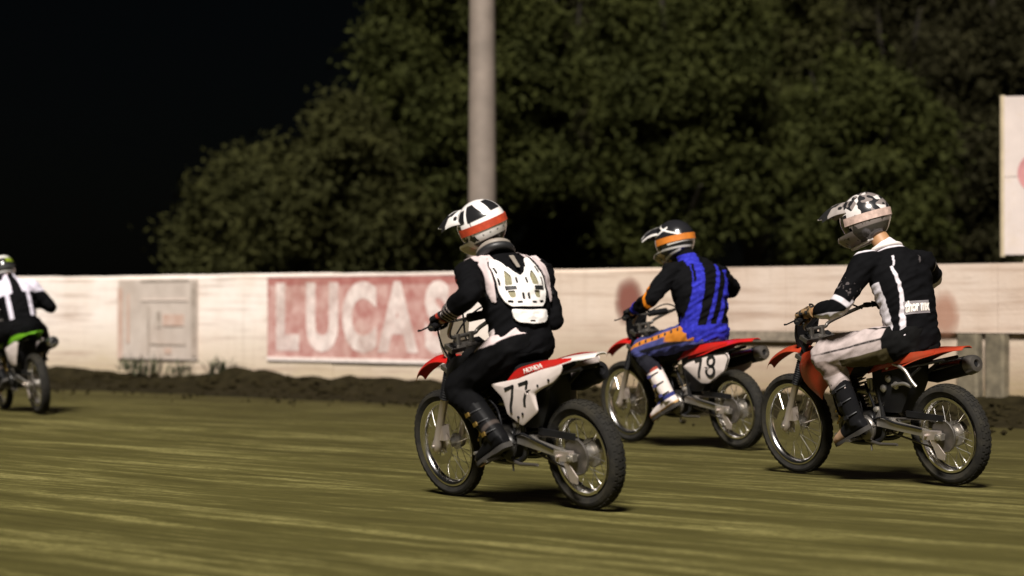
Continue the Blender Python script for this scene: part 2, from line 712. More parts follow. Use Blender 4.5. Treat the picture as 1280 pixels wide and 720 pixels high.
def print_material(name, bgc, worn, streak=6.0, amount=0.6, through=0.0):
    """faded flat print: colour worn off in vertical runs"""
    m = bpy.data.materials.new(name)
    m.use_nodes = True
    t = NT(m)
    p = t.n['Principled BSDF']
    g = t.node('ShaderNodeTexCoord').outputs['Object']
    runs = t.noise(t.mapping(g, (streak, streak, 0.7)), 1.0, 5, 0.6)
    hor = t.noise(t.mapping(g, (0.8, 0.8, 11)), 1.0, 5, 0.6)
    blot = t.noise(g, 2.2, 5, 0.6)
    k = t.math('ADD', t.math('MULTIPLY', t.ramp(runs, 0.38, 0.62), 0.6), t.math('MULTIPLY', t.ramp(blot, 0.35, 0.65), 0.45))
    col = t.mix(t.math('MULTIPLY', k, amount, True), bgc + (1,), worn + (1,))
    col = t.mix(t.math('MULTIPLY', t.ramp(hor, 0.52, 0.75), 0.45), col, (0.36, 0.26, 0.20, 1))
    t.link(col, p.inputs['Base Color'])
    p.inputs['Roughness'].default_value = 0.75
    if through:
        wear = t.math('ADD', t.math('MULTIPLY', t.noise(t.mapping(g, (1.6, 1.6, 20)), 1.0, 6, 0.7), 0.55), t.math('MULTIPLY', t.noise(g, 6, 6, 0.7), 0.45))
        t.link(t.math('SUBTRACT', 1.0, t.math('MULTIPLY', t.ramp(wear, 0.42, 0.62), through)), p.inputs['Alpha'])
    return m


def bent_sheet(M, w, h, th, nx=16, wob=0.004, seed=0):
    mb = MB()
    grid = []
    for j in range(6):
        row = []
        for i in range(nx + 1):
            x, y = -w / 2 + w * i / nx, -h / 2 + h * j / 5
            row.append(M @ Vector((x, y, wob * noise.noise(Vector((x * 1.5 + seed, y * 2, seed))))))
        grid.append(row)
    zoff = (M.to_3x3() @ Vector((0, 0, -1))) * th
    mb.sheet(grid, zoff)
    return mb


# --- red and white lettered banner
def build_banner():
    ta, tb = px_t(336), px_t(577)
    tm, wdt = (ta + tb) / 2, abs(ta - tb)
    z0, z1 = 0.42, 1.425
    red = print_material('faded_red_print', (0.34, 0.12, 0.105), (0.62, 0.44, 0.40), 5, 0.8)
    white = print_material('faded_white_print', (0.78, 0.69, 0.65), (0.60, 0.43, 0.40), 7, 0.5, 0.5)
    trim = mat('banner_hem', (0.75, 0.66, 0.62), 0.7)
    M0 = on_wall(tm, (z0 + z1) / 2, 0.022)
    root = empty('banner', 'faded red banner with big worn white letters hung on the wall', 'banner', M0)
    I = Matrix.Identity(4)
    bent_sheet(I, wdt, z1 - z0, 0.010, 24, 0.0, 3).build('banner_sheet', red, root, 40)
    bent_sheet(Matrix.Translation((0, -(z1 - z0) / 2 - 0.015, 0.008)), wdt, 0.045, 0.012, 24, 0.006, 3).build('hem', trim, root, 40)
    bent_sheet(Matrix.Translation((0, (z1 - z0) / 2 + 0.012, 0.006)), wdt, 0.022, 0.012, 24, 0.006, 3).build('hem', trim, root, 40)
    band_ = print_material('red_band_print', (0.30, 0.085, 0.075), (0.50, 0.26, 0.23), 5, 0.6)
    bent_sheet(Matrix.Translation((0, (z1 - z0) / 2 - 0.055, 0.002)), wdt, 0.09, 0.010, 24, 0.0, 3).build('red_band', band_, root, 40)
    word = 'LUCAS'
    pitch = wdt / 5.12
    x = -wdt / 2 + pitch * 0.54
    for ch in word:
        Mx = Matrix.Translation((x, -0.035, 0.0035))
        text_mesh('letter', ch, 1.08, Mx, white, root, 0.0, pitch / 0.84, 0.055)
        x += pitch * 1.005
    return root


build_banner()


# --- weathered grey advertising board, left
def build_ad():
    ta, tb = px_t(150), px_t(249)
    tm, wdt = (ta + tb) / 2, abs(ta - tb)
    z0, z1 = 0.36, 1.42
    M0 = on_wall(tm, (z0 + z1) / 2, 0.03)
    root = empty('advertising_board', 'weathered grey advertising board with smeared dark blocks on the left part of the wall', 'sign', M0)
    g = print_material('grey_print', (0.52, 0.45, 0.40), (0.36, 0.30, 0.26), 4, 0.6)
    dark = print_material('dark_print', (0.24, 0.20, 0.165), (0.46, 0.39, 0.34), 6, 0.8)
    rust = print_material('rusty_print', (0.42, 0.27, 0.21), (0.56, 0.45, 0.39), 5, 0.7)
    pale = print_material('pale_print', (0.66, 0.56, 0.50), (0.45, 0.38, 0.33), 5, 0.5)
    H = z1 - z0
    I = Matrix.Identity(4)
    bent_sheet(I, wdt, H, 0.02, 12, 0.004, 5).build('board_sheet', g, root, 40)

    def patch(name, fx0, fx1, fy0, fy1, m, d=0.007):
        # fractions of the board, y down from the top
        x0, x1 = -wdt / 2 + wdt * fx0, -wdt / 2 + wdt * fx1
        y0, y1 = H / 2 - H * fy1, H / 2 - H * fy0
        MB().box(((x0 + x1) / 2, (y0 + y1) / 2, d), (x1 - x0, y1 - y0, 0.006)).build(name, m, root, 30)
    patch('edge_strip', 0.0, 0.06, 0.10, 1.0, rust)
    patch('edge_strip', 0.93, 1.0, 0.04, 0.96, dark)
    patch('edge_strip', 0.30, 0.90, 0.0, 0.025, dark)
    patch('print_block', 0.385, 0.41, 0.34, 0.93, dark)
    patch('print_block', 0.12, 0.15, 0.18, 0.80, rust)
    patch('print_block', 0.50, 0.55, 0.40, 0.60, dark)
    patch('print_block', 0.58, 0.84, 0.44, 0.58, rust, 0.007)
    patch('print_block', 0.30, 0.89, 0.245, 0.27, pale, 0.010)
    patch('print_block', 0.42, 0.86, 0.80, 0.82, dark)
    patch('print_block', 0.60, 0.68, 0.86, 0.93, rust)


build_ad()


# --- round brown painted marks on the wall
def mark(px, z, w_, h_, label, col, amount):
    m = bpy.data.materials.new('sprayed_mark')
    m.use_nodes = True
    t = NT(m)
    p = t.n['Principled BSDF']
    g = t.node('ShaderNodeTexCoord').outputs['Object']
    nz = t.noise(t.mapping(g, (5, 3, 1)), 1.0, 5, 0.6)
    p.inputs['Base Color'].default_value = col + (1,)
    p.inputs['Roughness'].default_value = 0.8
    at = t.node('ShaderNodeAttribute', attribute_name='cover')
    k = t.ramp(t.math('ADD', at.outputs['Fac'], t.math('MULTIPLY', nz, 0.5)), 0.25, 0.95)
    t.link(t.math('MULTIPLY', k, amount, True), p.inputs['Alpha'])
    M0 = on_wall(px_t(px), z, 0.062 if px > 868 else 0.016)
    mb = MB()
    n, rr = 32, 7
    vv = [(0, 0, 0)]
    for q in range(1, rr + 1):
        for a in range(n):
            an = 2 * math.pi * a / n
            dn = 1.35 if math.sin(an) < -0.2 else 1.0
            vv.append((math.cos(an) * w_ / 2 * q / rr, math.sin(an) * h_ / 2 * q / rr * dn, 0))
    ff = [(0, 1 + a, 1 + (a + 1) % n) for a in range(n)]
    for q in range(rr - 1):
        for a in range(n):
            o = 1 + q * n
            ff.append((o + a, o + n + a, o + n + (a + 1) % n, o + (a + 1) % n))
    mb.add(vv, ff)
    o = mb.build('painted_mark', m, None, 30, masks=lambda P: {'cover': 1 - np.hypot(P[:, 0] / (w_ / 2), P[:, 1] / (h_ / 2)) ** 1.6 * np.where(P[:, 1] < 0, .75, 1)})
    o.matrix_world = M0
    tag(o, label, 'painted mark', 'brown marks painted on the wall')


mark(788, 1.14, 0.46, 0.52, 'faded red brown round mark on the wall ahead of the blue jersey', (0.22, 0.075, 0.055), 0.85)
mark(1186, 1.00, 0.36, 0.46, 'orange brown oval mark on the hoarding behind the rearmost rider', (0.40, 0.18, 0.11), 0.5)


# --- weeds at the foot of the wall
def weed(px, z, size, label, seed):
    rnd = random.Random(seed)
    m = mat('weed_leaf', (0.05, 0.055, 0.022), 0.8, var=0.4)
    mb = MB()
    for k in range(46):
        a = rnd.uniform(0, 2 * math.pi)
        sp = rnd.uniform(0.1, 1.0)
        L = size * rnd.uniform(0.5, 1.1)
        d = Vector((math.cos(a) * sp * 1.3, math.sin(a) * sp * 0.5, 1.0)).normalized()
        s = d.cross(Vector((0, 0, 1))).normalized() * size * 0.05
        o = Vector((rnd.uniform(-0.5, 0.5) * size, rnd.uniform(-.1, .1) * size, 0))
        p1 = o + d * L * 0.5
        p2 = o + d * L + Vector((d.x, d.y, -0.35)) * L * 0.35
        mb.add([o - s * .5, o + s * .5, p1 + s, p1 - s, p2], [(0, 1, 2, 3), (3, 2, 4)])
    o = mb.build('weed', m, None, 0, fix=False)
    p = wall_pt(px_t(px), z, 0.22)
    o.location = p
    tag(o, label, 'weed', 'weeds at the foot of the wall')


weed(200, 0.16, 0.34, 'low dark weed under the grey advertising board, near its left end', 1)
weed(240, 0.16, 0.28, 'low dark weed under the right end of the grey advertising board', 2)
weed(289, 0.18, 0.32, 'low dark weed against bare wall between board and banner', 3)
weed(176, 0.20, 0.24, 'small dark weed by the left edge of the grey board', 4)


# --- light pole and tall sign beyond the wall
def build_pole():
    m = mat('galvanised_pole', (0.19, 0.155, 0.13), 0.7, metal=0.1, var=0.2, scale=3)
    root = empty('light_pole', 'tall pale tapered steel pole standing behind the wall above the white helmet', 'pole', Matrix.Translation((-0.385, 33.2, 0)))
    mb = MB()
    n = 14
    mb.lathe([(0.195 - 0.075 * (k / n), -0.1 + 13.5 * k / n) for k in range(n + 1)], (0, 0, 0), (0, 0, 1), 28)
    mb.build('pole_shaft', m, root, 50)
    mb = MB()
    mb.box((0, 0, 0.03), (0.6, 0.6, 0.06))
    mb.build('base_plate', m, root, 30)
    for a in range(4):
        mb = MB()
        mb.lathe([(0.02, 0.06), (0.02, 0.14), (0.012, 0.145)], (0.22 * (1 if a % 2 else -1), 0.22 * (1 if a // 2 else -1), 0), (0, 0, 1), 8)
        mb.build('anchor_bolt', m, root, 30)
    return root


build_pole()


def build_board():
    m = mat('sign_enamel', (0.50, 0.43, 0.40), 0.55, var=0.12, scale=2, dirt=((0.42, 0.33, 0.22), 0.3))
    e = mat('sign_edge', (0.40, 0.33, 0.22), 0.6)
    pm = mat('pink_print', (0.45, 0.20, 0.20), 0.6, var=0.3, scale=4)
    x0, d = 5.19, 27.0
    root = empty('sign_board', 'tall white sign board on posts rising above the wall at right', 'sign', Matrix.Translation((x0, d, 0)) @ Matrix.Rotation(R(-12), 4, 'Z'))
    for z0, z1 in ((1.60, 2.418), (2.424, 3.27)):
        MB().box((1.2, 0, (z0 + z1) / 2), (2.4, 0.05, z1 - z0)).build('panel', m, root, 30)
    mb = MB()
    mb.tube([(-0.012, 0, 1.58), (-0.012, 0, 3.28)], 0.03, 10)
    mb.build('edge_tube', e, root, 40)
    mb = MB()
    mb.prism([(0.36 + 0.22 * math.cos(2 * math.pi * k / 24), -0.026, 2.46 + 0.22 * math.sin(2 * math.pi * k / 24)) for k in range(24)], (0, -0.004, 0))
    mb.build('roundel', pm, root, 30)
    for x in (0.25, 2.1):
        MB().box((x, 0.07, 1.6), (0.09, 0.08, 3.2)).build('post', e, root, 30)


build_board()


# ------------------------------------------------------------------ trees
def leaf_material(name, a, b):
    m = bpy.data.materials.new(name)
    m.use_nodes = True
    t = NT(m)
    p = t.n['Principled BSDF']
    g = t.node('ShaderNodeTexCoord').outputs['Object']
    nz = t.noise(g, 0.8, 4, 0.6)
    nf = t.noise(g, 7.0, 2, 0.6)
    k = t.math('ADD', t.math('MULTIPLY', t.ramp(nz, 0.35, 0.65), 0.6), t.math('MULTIPLY', nf, 0.4))
    t.link(t.mix(k, a + (1,), b + (1,)), p.inputs['Base Color'])
    p.inputs['Roughness'].default_value = 0.8
    p.inputs['Specular IOR Level'].default_value = 0.08
    return m


LEAF = [leaf_material('leaf_olive', (0.013, 0.014, 0.004), (0.032, 0.032, 0.009)),
        leaf_material('leaf_green', (0.012, 0.0145, 0.0035), (0.033, 0.036, 0.008)),
        leaf_material('leaf_brown', (0.010, 0.0095, 0.0035), (0.020, 0.0185, 0.007))]
BARK = mat('bark', (0.025, 0.02, 0.014), 0.95, var=0.4, scale=10, bump=0.6)


def tree(x, y, h, rx, rz, cz, label, lm, seed, dens=1.0, name='leafy_tree', leaf=0.078):
    r = np.random.default_rng(seed)
    rnd = random.Random(seed)
    root = empty(name, label, 'tree', Matrix.Translation((x, y, 0)), 'trees beyond the wall')
    mb = MB()
    tr = h * 0.022
    top = Vector((rnd.uniform(-.3, .3), rnd.uniform(-.3, .3), cz + rz * 0.3))
    trunk = [Vector((0, 0, -0.1)).lerp(top, k / 7) + Vector((0.12 * noise.noise(Vector((seed, k * .6, 0))), 0.12 * noise.noise(Vector((seed, k * .6, 9))), 0)) for k in range(8)]
    mb.tube(trunk, [tr * (1.3 - 0.13 * k) for k in range(8)], 9)
    tips = []
    for k in range(11):
        o = trunk[2 + k % 5]
        a = k * 2.4 + rnd.uniform(-.3, .3)
        d = Vector((math.cos(a) * rx * rnd.uniform(.45, .8), math.sin(a) * rx * rnd.uniform(.45, .8), 0))
        e = Vector((0, 0, cz)) + d + Vector((0, 0, rnd.uniform(-.5, .7) * rz))
        mid = o.lerp(e, .5) + Vector((0, 0, .25))
        mb.tube([o, o.lerp(mid, .5), mid, e], [tr * .5, tr * .4, tr * .28, tr * .1], 6)
        tips.append(e)
    mb.build('trunk', BARK, root, 60)
    # crown: clumps of small leaves spread through an uneven volume
    nclump = int(330 * dens)
    cs = []
    while len(cs) < nclump:
        v = r.normal(size=3)
        v /= np.linalg.norm(v)
        rad = r.uniform(0.25, 1) ** 0.5
        lump = 0.80 + 0.42 * noise.noise(Vector(v * 1.9) + Vector((seed, 0, 0)))
        p = v * rad * lump * np.array([rx, rx, rz]) + np.array([0, 0, cz])
        if noise.noise(Vector(p * 0.55) + Vector((seed * 3, 1, 2))) < -0.30:
            continue
        cs.append(p)
    cs = np.array(cs)
    per = 175
    cr = r.uniform(0.28, 0.62, nclump) * (rx / 3) ** 0.5
    n = nclump * per
    off = r.normal(size=(n, 3)) * np.array([0.62, 0.62, 0.42])
    pos = np.repeat(cs, per, 0) + off * np.repeat(cr, per)[:, None]
    out = off / (np.linalg.norm(off, axis=1)[:, None] + 1e-6)
    nrm = out * 0.6 + r.normal(size=(n, 3)) * 0.7 + np.array([0, 0, 0.35])
    nrm /= np.linalg.norm(nrm, axis=1)[:, None]
    t1 = np.cross(nrm, r.normal(size=(n, 3)))
    t1 /= np.linalg.norm(t1, axis=1)[:, None]
    t2 = np.cross(nrm, t1)
    L = (leaf * r.uniform(0.7, 1.4, n))[:, None]
    Wd = L * r.uniform(0.3, 0.5, n)[:, None]
    v = np.empty((n, 4, 3))
    v[:, 0] = pos - t1 * L
    v[:, 1] = pos - t2 * Wd + nrm * L * .12
    v[:, 2] = pos + t1 * L
    v[:, 3] = pos + t2 * Wd + nrm * L * .12
    me = bpy.data.meshes.new('crown')
    me.vertices.add(n * 4)
    me.vertices.foreach_set('co', v.astype('f').ravel())
    me.loops.add(n * 4)
    me.loops.foreach_set('vertex_index', np.arange(n * 4, dtype='i'))
    me.polygons.add(n)
    me.polygons.foreach_set('loop_start', np.arange(0, n * 4, 4, dtype='i'))
    me.update()
    finish('crown', me, lm, root, 0)
    return root


# x, y, height, crown radius, crown half height, crown centre z
TREES = [
    (-5.0, 50, 4.6, 1.75, 1.9, 2.4, 'low rounded bush tree at the left end of the trees, edge against black sky', 0, 11, 0.9),
    (-3.1, 49, 6.0, 1.55, 2.5, 2.9, 'mid height sloping tree just right of the low bush tree', 0, 12, 0.9),
    (-0.9, 50, 9.5, 2.35, 4.2, 5.2, 'tall olive tree directly left of and behind the light pole', 1, 13, 1.35),
    (1.1, 54, 9.8, 2.1, 4.5, 5.4, 'dark brownish tree directly right of the light pole', 2, 14, 0.95),
    (3.1, 49, 9.6, 2.1, 4.4, 5.0, 'full green tree above the helmet with the orange goggle strap', 1, 15, 1.35),
    (5.0, 53, 10.0, 2.1, 4.4, 5.3, 'dense tree between the two helmets at right', 0, 16, 1.05),
    (6.6, 49, 8.0, 1.9, 3.0, 3.4, 'leafy green tree behind the camouflage helmet', 1, 17, 1.1),
    (8.3, 55, 10.0, 2.2, 4.3, 5.4, 'dim brown tree towards the right edge', 2, 18, 0.9),
    (10.2, 54, 10.0, 2.1, 4.6, 5.2, 'dark tree behind the tall white sign board', 2, 19, 0.8),
]
for (x, y, h, rx, rz, cz, lb, k, sd, dn) in TREES:
    tree(x, y, h, rx, rz, cz, lb, LEAF[k], sd, dn)


# ------------------------------------------------------------------ motorcycles
def sdist_poly(P2, poly):
    """signed distance (positive inside) of points to a 2D polygon"""
    P2 = np.asarray(P2, float)
    d = np.full(len(P2), 1e9)
    ins = np.zeros(len(P2), bool)
    n = len(poly)
    for i in range(n):
        a, b = np.array(poly[i], float), np.array(poly[(i + 1) % n], float)
        e = b - a
        t = np.clip(((P2 - a) @ e) / (e @ e), 0, 1)
        q = P2 - (a + t[:, None] * e)
        d = np.minimum(d, np.hypot(q[:, 0], q[:, 1]))
        c = ((a[1] > P2[:, 1]) != (b[1] > P2[:, 1]))
        with np.errstate(divide='ignore', invalid='ignore'):
            xs = (b[0] - a[0]) * (P2[:, 1] - a[1]) / (b[1] - a[1] + 1e-12) + a[0]
        ins ^= c & (P2[:, 0] < xs)
    return np.where(ins, d, -d)


RUB = mat('tyre_rubber', (0.018, 0.017, 0.015), 0.85, var=0.25, scale=20, dirt=((0.045, 0.038, 0.021), 0.4), bump=0.2, spec=.12)
CHROME = mat('polished_alloy', (0.72, 0.70, 0.68), 0.24, metal=1.0, var=0.06, dirt=(DUST, 0.12))
ALLOY = mat('cast_alloy', (0.50, 0.47, 0.43), 0.42, metal=0.9, var=0.12, dirt=(DUST, 0.25))
STEEL = mat('dull_steel', (0.20, 0.185, 0.17), 0.45, metal=0.9, var=0.15, dirt=(DUST, 0.25))
FORKA = mat('fork_slider', (0.56, 0.49, 0.45), 0.38, metal=0.75, var=0.08, dirt=(DUST, 0.15))
BLK = mat('black_plastic', (0.009, 0.009, 0.010), 0.5, var=0.2, dirt=((0.02, 0.016, 0.010), 0.2), spec=.2)
FRAMEB = mat('black_frame_paint', (0.010, 0.010, 0.011), 0.35, var=0.2, dirt=((0.05, 0.04, 0.025), 0.2))
ENG = mat('engine_black', (0.018, 0.017, 0.016), 0.4, metal=0.4, var=0.3, dirt=((0.06, 0.05, 0.03), 0.25))
SEATM = mat('seat_vinyl', (0.007, 0.007, 0.008), 0.6, var=0.2, bump=0.2, bscale=300, spec=.2)
GOLD = mat('brass_fitting', (0.55, 0.38, 0.13), 0.4, metal=1.0, var=0.1)
DECALW = mat('white_print', (0.78, 0.74, 0.70), 0.5, var=0.04)
DECALK = mat('black_print', (0.012, 0.012, 0.013), 0.5, var=0.05)


def wheel(parent, ax, Rw, rr, tw, drum, seed):
    """hub at axle ax; tyre outer radius Rw, rim radius rr, tyre half width tw; axis along y"""
    ax = Vector(ax)
    mb = MB()
    if drum:
        mb.lathe([(0.018, -0.085), (0.066, -0.083), (0.074, -0.076), (0.078, -0.04), (0.072, -0.034), (0.044, -0.03), (0.040, 0.02), (0.052, 0.026), (0.052, 0.045), (0.02, 0.05)], ax, (0, 1, 0), 28)
    else:
        mb.lathe([(0.016, -0.062), (0.045, -0.058), (0.047, -0.045), (0.026, -0.035), (0.024, 0.03), (0.045, 0.04), (0.047, 0.05), (0.016, 0.06)], ax, (0, 1, 0), 24)
    mb.lathe([(0.011, -0.12), (0.011, 0.12)], ax, (0, 1, 0), 12)
    hub = mb.build('wheel', ALLOY, parent, 35)
    # tyre
    mb = MB()
    rc = rr + 0.004
    mid = (Rw + rc) / 2
    hh = (Rw - 0.006 - rc) / 2
    prof = []
    for k in range(16):
        a = 2 * math.pi * k / 16
        ca, sa = math.cos(a), math.sin(a)
        prof.append((mid + hh * (abs(ca) ** 0.8) * (1 if ca > 0 else -1), tw * (abs(sa) ** 0.85) * (1 if sa > 0 else -1) * (1.0 if ca > -0.3 else 0.8)))
    mb.lathe(prof, ax, (0, 1, 0), 72, closed=True)
    # tread knobs
    n = 46
    for i in range(n):
        for row, (yo, half) in enumerate(((-0.62, .5), (-0.2, 0), (0.2, 0), (0.62, .5))):
            a = 2 * math.pi * (i + half + 0.1 * row) / n
            y = yo * tw
            rad = mid + hh * (1 - (abs(yo) / 1.05) ** 2.6) ** 0.5
            ny = yo * 0.75
            u = Vector((math.cos(a), 0, math.sin(a)))
            e = Vector((-math.sin(a), 0, math.cos(a)))
            nn = (u + Vector((0, ny, 0))).normalized()
            sd = nn.cross(e)
            M = Matrix((e, sd, nn)).transposed()
            mb.box(ax + u * (rad + 0.001) + Vector((0, y, 0)), (Rw * 0.085, tw * 0.30, 0.003), 0, M)
    mb.build('tyre', RUB, hub, 40)
    mb = MB()
    w_ = tw * 0.72
    mb.lathe([(rr + 0.008, -w_), (rr + 0.008, -w_ * 0.86), (rr - 0.004, -w_ * 0.7), (rr - 0.012, -w_ * 0.3), (rr - 0.012, w_ * 0.3), (rr - 0.004, w_ * 0.7), (rr + 0.008, w_ * 0.86), (rr + 0.008, w_), (rr - 0.006, w_), (rr - 0.020, w_ * 0.45), (rr - 0.022, 0), (rr - 0.020, -w_ * 0.45), (rr - 0.006, -w_)], ax, (0, 1, 0), 72, closed=True)
    mb.build('rim', CHROME, hub, 50)
    mb = MB()
    for i in range(32):
        a = 2 * math.pi * i / 32
        b = a + (0.42 if (i // 2) % 2 else -0.42)
        y0 = 0.04 if i % 2 else -0.04
        r0 = 0.046 if not drum else 0.062
        mb.tube([ax + Vector((math.cos(b) * r0, y0, math.sin(b) * r0)), ax + Vector((math.cos(a) * (rr - 0.016), 0.004 if i % 2 else -0.004, math.sin(a) * (rr - 0.016)))], 0.0017, 5)
    o = mb.build('spokes', CHROME, hub, 60)
    if not drum:
        mb = MB()
        mb.lathe([(0.062, 0.062), (0.108, 0.062), (0.108, 0.066), (0.062, 0.066)], ax, (0, 1, 0), 36, closed=True)
        for i in range(5):
            a = 2 * math.pi * i / 5
            mb.tube([ax + Vector((math.cos(a) * .03, .058, math.sin(a) * .03)), ax + Vector((math.cos(a) * .07, .064, math.sin(a) * .07))], 0.006, 6)
        mb.build('brake_disc', CHROME, hub, 40)
    else:
        mb = MB()
        nT = 44
        prof = []
        for i in range(nT * 2):
            a = math.pi * i / nT
            r = 0.098 if i % 2 else 0.091
            prof.append(ax + Vector((math.cos(a) * r, 0.056, math.sin(a) * r)))
        mb.prism(prof, (0, 0.006, 0))
        mb.build('sprocket', STEEL, hub, 30)
    return hub


def side_plate(mb, poly, y, th, m=0, side=1, tilt=0.0, zref=0.6):
    pts = [(x, side * (y + tilt * (zref - z)), z) for x, z in poly]
    mb.prism(pts, (0, side * th, 0), m)


def rounded(poly, r=0.012, n=4):
    out = []
    k = len(poly)
    for i in range(k):
        p0, p1, p2 = (Vector(poly[(i + j - 1) % k]) for j in range(3))
        a, b = (p0 - p1), (p2 - p1)
        ra = min(r, a.length * .45)
        rb = min(r, b.length * .45)
        a, b = p1 + a.normalized() * ra, p1 + b.normalized() * rb
        for q in range(n + 1):
            t = q / n
            out.append(tuple((a * (1 - t) ** 2 + p1 * 2 * t * (1 - t) + b * t * t)))
    return out


def strokes(mb, lines, width, fit, th, m=0):
    """flat marker strokes: each line a list of 2D points"""
    for ln in lines:
        pts = [Vector((p[0], p[1])) for p in ln]
        L, Rr = [], []
        for i, p in enumerate(pts):
            d = (pts[min(i + 1, len(pts) - 1)] - pts[max(i - 1, 0)]).normalized()
            nrm = Vector((-d.y, d.x)) * width / 2
            L.append(p + nrm)
            Rr.append(p - nrm)
        for i in range(len(pts) - 1):
            q = [fit(v) for v in (L[i], L[i + 1], Rr[i + 1], Rr[i])]
            nn = (q[1] - q[0]).cross(q[3] - q[0]).normalized()
            if nn.y < 0:
                nn = -nn
            mb.prism(q, nn * th, m)


def bike(spec):
    s = spec
    M = Matrix.Translation(s['loc']) @ Matrix.Rotation(R(s['yaw']), 4, 'Z') @ Matrix.Rotation(-R(s['lean']), 4, 'X') @ Matrix.Translation((0, 0, -0.006))
    root = empty('motorcycle', s['label'], 'motorcycle', M, 'dirt bikes racing along the track')
    wb, RF, RB = s['wb'], s['rf'], s['rb']
    F = Vector((wb / 2, 0, RF))
    B = Vector((-wb / 2, 0, RB))
    body, tail = s['body'], s['tail']
    MX = lambda x: x                                # mid parts keep their place
    # --- wheels
    wheel(root, F, RF, RF - 0.068, 0.035, False, 1)
    wheel(root, B, RB, RB - 0.086, 0.047, True, 2)
    # --- front fork
    ax = Vector((-0.454, 0, 0.891))
    st = lambda d, y=0: F + ax * d + Vector((0, y, 0))
    for sg in (1, -1):
        y = 0.085 * sg
        mb = MB()
        mb.tube([st(-0.035, y), st(-0.02, y), st(0.02, y), st(0.03, y), st(0.30, y), st(0.305, y)], [0.018, 0.027, 0.027, 0.0225, 0.0225, 0.026], 12)
        if sg > 0:
            mb.box(F + Vector((-0.055, 0.068, 0.075)), (0.055, 0.045, 0.085), 0)
        lg = mb.build('fork_leg', FORKA, root, 40)
        mb = MB()
        pts, rs = [], []
        for k in range(22):
            pts.append(st(0.30 + 0.16 * k / 21, y))
            rs.append(0.030 if k % 2 else 0.0245)
        mb.tube(pts, rs, 12)
        mb.tube([st(0.45, y), st(0.64, y)], 0.0215, 12)
        mb.build('fork_gaiter', BLK, lg, 40)
    mb = MB()
    for d in (0.49, 0.62):
        c = st(d)
        Mx = Matrix.Rotation(math.atan2(0.454, 0.891) * -1, 3, 'Y')
        mb.box(c, (0.07, 0.235, 0.026), 0, Mx)
    mb.tube([st(0.48) - Vector((0.03, 0, 0.01)), st(0.64) - Vector((0.03, 0, 0.01))], 0.022, 12)
    mb.build('triple_clamp', STEEL, root, 40)
    hd = st(0.62)                                   # top clamp
    # --- handlebar
    gx, gy, gz = 0.075 + (hd.x - 0.36), 0.385, 1.03
    gL = [Vector((gx + 0.055, 0.27, gz + 0.008)), Vector((gx - 0.012, 0.415, gz - 0.006))]
    bc = hd + Vector((0.0, 0, 0.055))
    half = [Vector((bc.x, 0.0, bc.z)), Vector((bc.x, 0.075, bc.z)), Vector((bc.x - 0.02, 0.11, bc.z + 0.03)), Vector((gx + 0.085, 0.205, gz)), gL[0], gL[1]]
    fl = lambda p: Vector((p.x, -p.y, p.z))
    path = [fl(p) for p in half[::-1]] + half[1:]
    path = [Vector(p) for p in cat_rom([tuple(p) for p in path], 40)]
    mb = MB()
    mb.tube(path, 0.0112, 10)
    mb.tube([Vector((gx + .10, -.17, gz - .012)), Vector((gx + .10, .17, gz - .012))], 0.0065, 8)
    for y in (-.045, .045):
        mb.tube([hd + Vector((0, y, 0)), Vector((bc.x, y, bc.z + .012))], 0.017, 10)
    hb = mb.build('handlebar', STEEL, root, 40)
    mb = MB()
    mb.tube([Vector((gx + .10, -.085, gz - .012)), Vector((gx + .10, .085, gz - .012))], 0.024, 14)
    mb.build('crossbar_pad', s.get('padm', BLK), hb, 40)
    for sg in (1, -1):
        f = (lambda p: p) if sg > 0 else fl
        a, b = gL
        mb = MB()
        pts, rs = [], []
        d = (b - a)
        for k in range(16):
            pts.append(f(a.lerp(b, k / 15)))
            rs.append(0.0175 if k % 2 else 0.0160)
        rs[0] = rs[-1] = 0.021
        mb.tube(pts, rs, 12)
        mb.build('grip', BLK, hb, 40)
        mb = MB()
        p0 = a + Vector((.006, -.035, 0))
        mb.box(f(p0), (0.035, 0.03, 0.03))
        lv = [p0 + Vector((.02, .0, -.002)), p0 + Vector((.055, .03, -.008)), p0 + Vector((.045, .10, -.02)), p0 + Vector((.028, .175, -.03)), p0 + Vector((.022, .195, -.028))]
        mb.tube([f(p) for p in lv], [0.007, 0.008, 0.006, 0.0055, 0.008], 8, flat=0.8)
        mb.build('lever', BLK if s.get('dark_lever', True) else ALLOY, hb, 40)
    # --- cables
    for pts in ([(gx + .07, .20, gz - .01), (gx + .22, .20, gz - .03), (gx + .31, .14, gz - .14), (gx + .30, .10, .74), (F.x - .16, .10, .58)],
                [(gx + .07, -.20, gz - .01), (gx + .20, -.16, gz + .03), (gx + .29, -.04, gz - .04), (hd.x + .08, .03, .84), (hd.x - .06, .05, .72)],
                [(gx + .07, .19, gz), (gx + .19, .12, gz + .06), (gx + .27, 0, gz + .01), (hd.x + .05, -.05, .86), (hd.x - .08, -.06, .74)]):
        mb = MB()
        mb.tube([Vector(p) for p in cat_rom(pts, 22)], 0.0055, 6)
        mb.build('cable', BLK, root, 60)
    # --- front plate
    mb = MB()
    Mp = frame(hd + Vector((0.085, 0, 0.045)), (0, -1, 0), (-0.30, 0, 0.95))
    pl = rounded([(-.10, .10), (.10, .10), (.095, -.03), (.055, -.12), (-.055, -.12), (-.095, -.03)], .03)
    mb.prism([Mp @ Vector((x, y, 0.0 - 0.6 * x * x)) for x, y in pl], (0.006, 0, 0))
    mb.build('front_plate', s['front_plate'], root, 40)
    # --- front fender
    c = st(0.475) + Vector((0.0, 0, 0))
    rows = cat_rom([(-.23, -.085, .055), (-.10, .005, .072), (0.02, .052, .078), (.15, .052, .074), (.26, .016, .064), (.34, -.026, .048), (.385, -.068, .030)], 20)
    grid = []
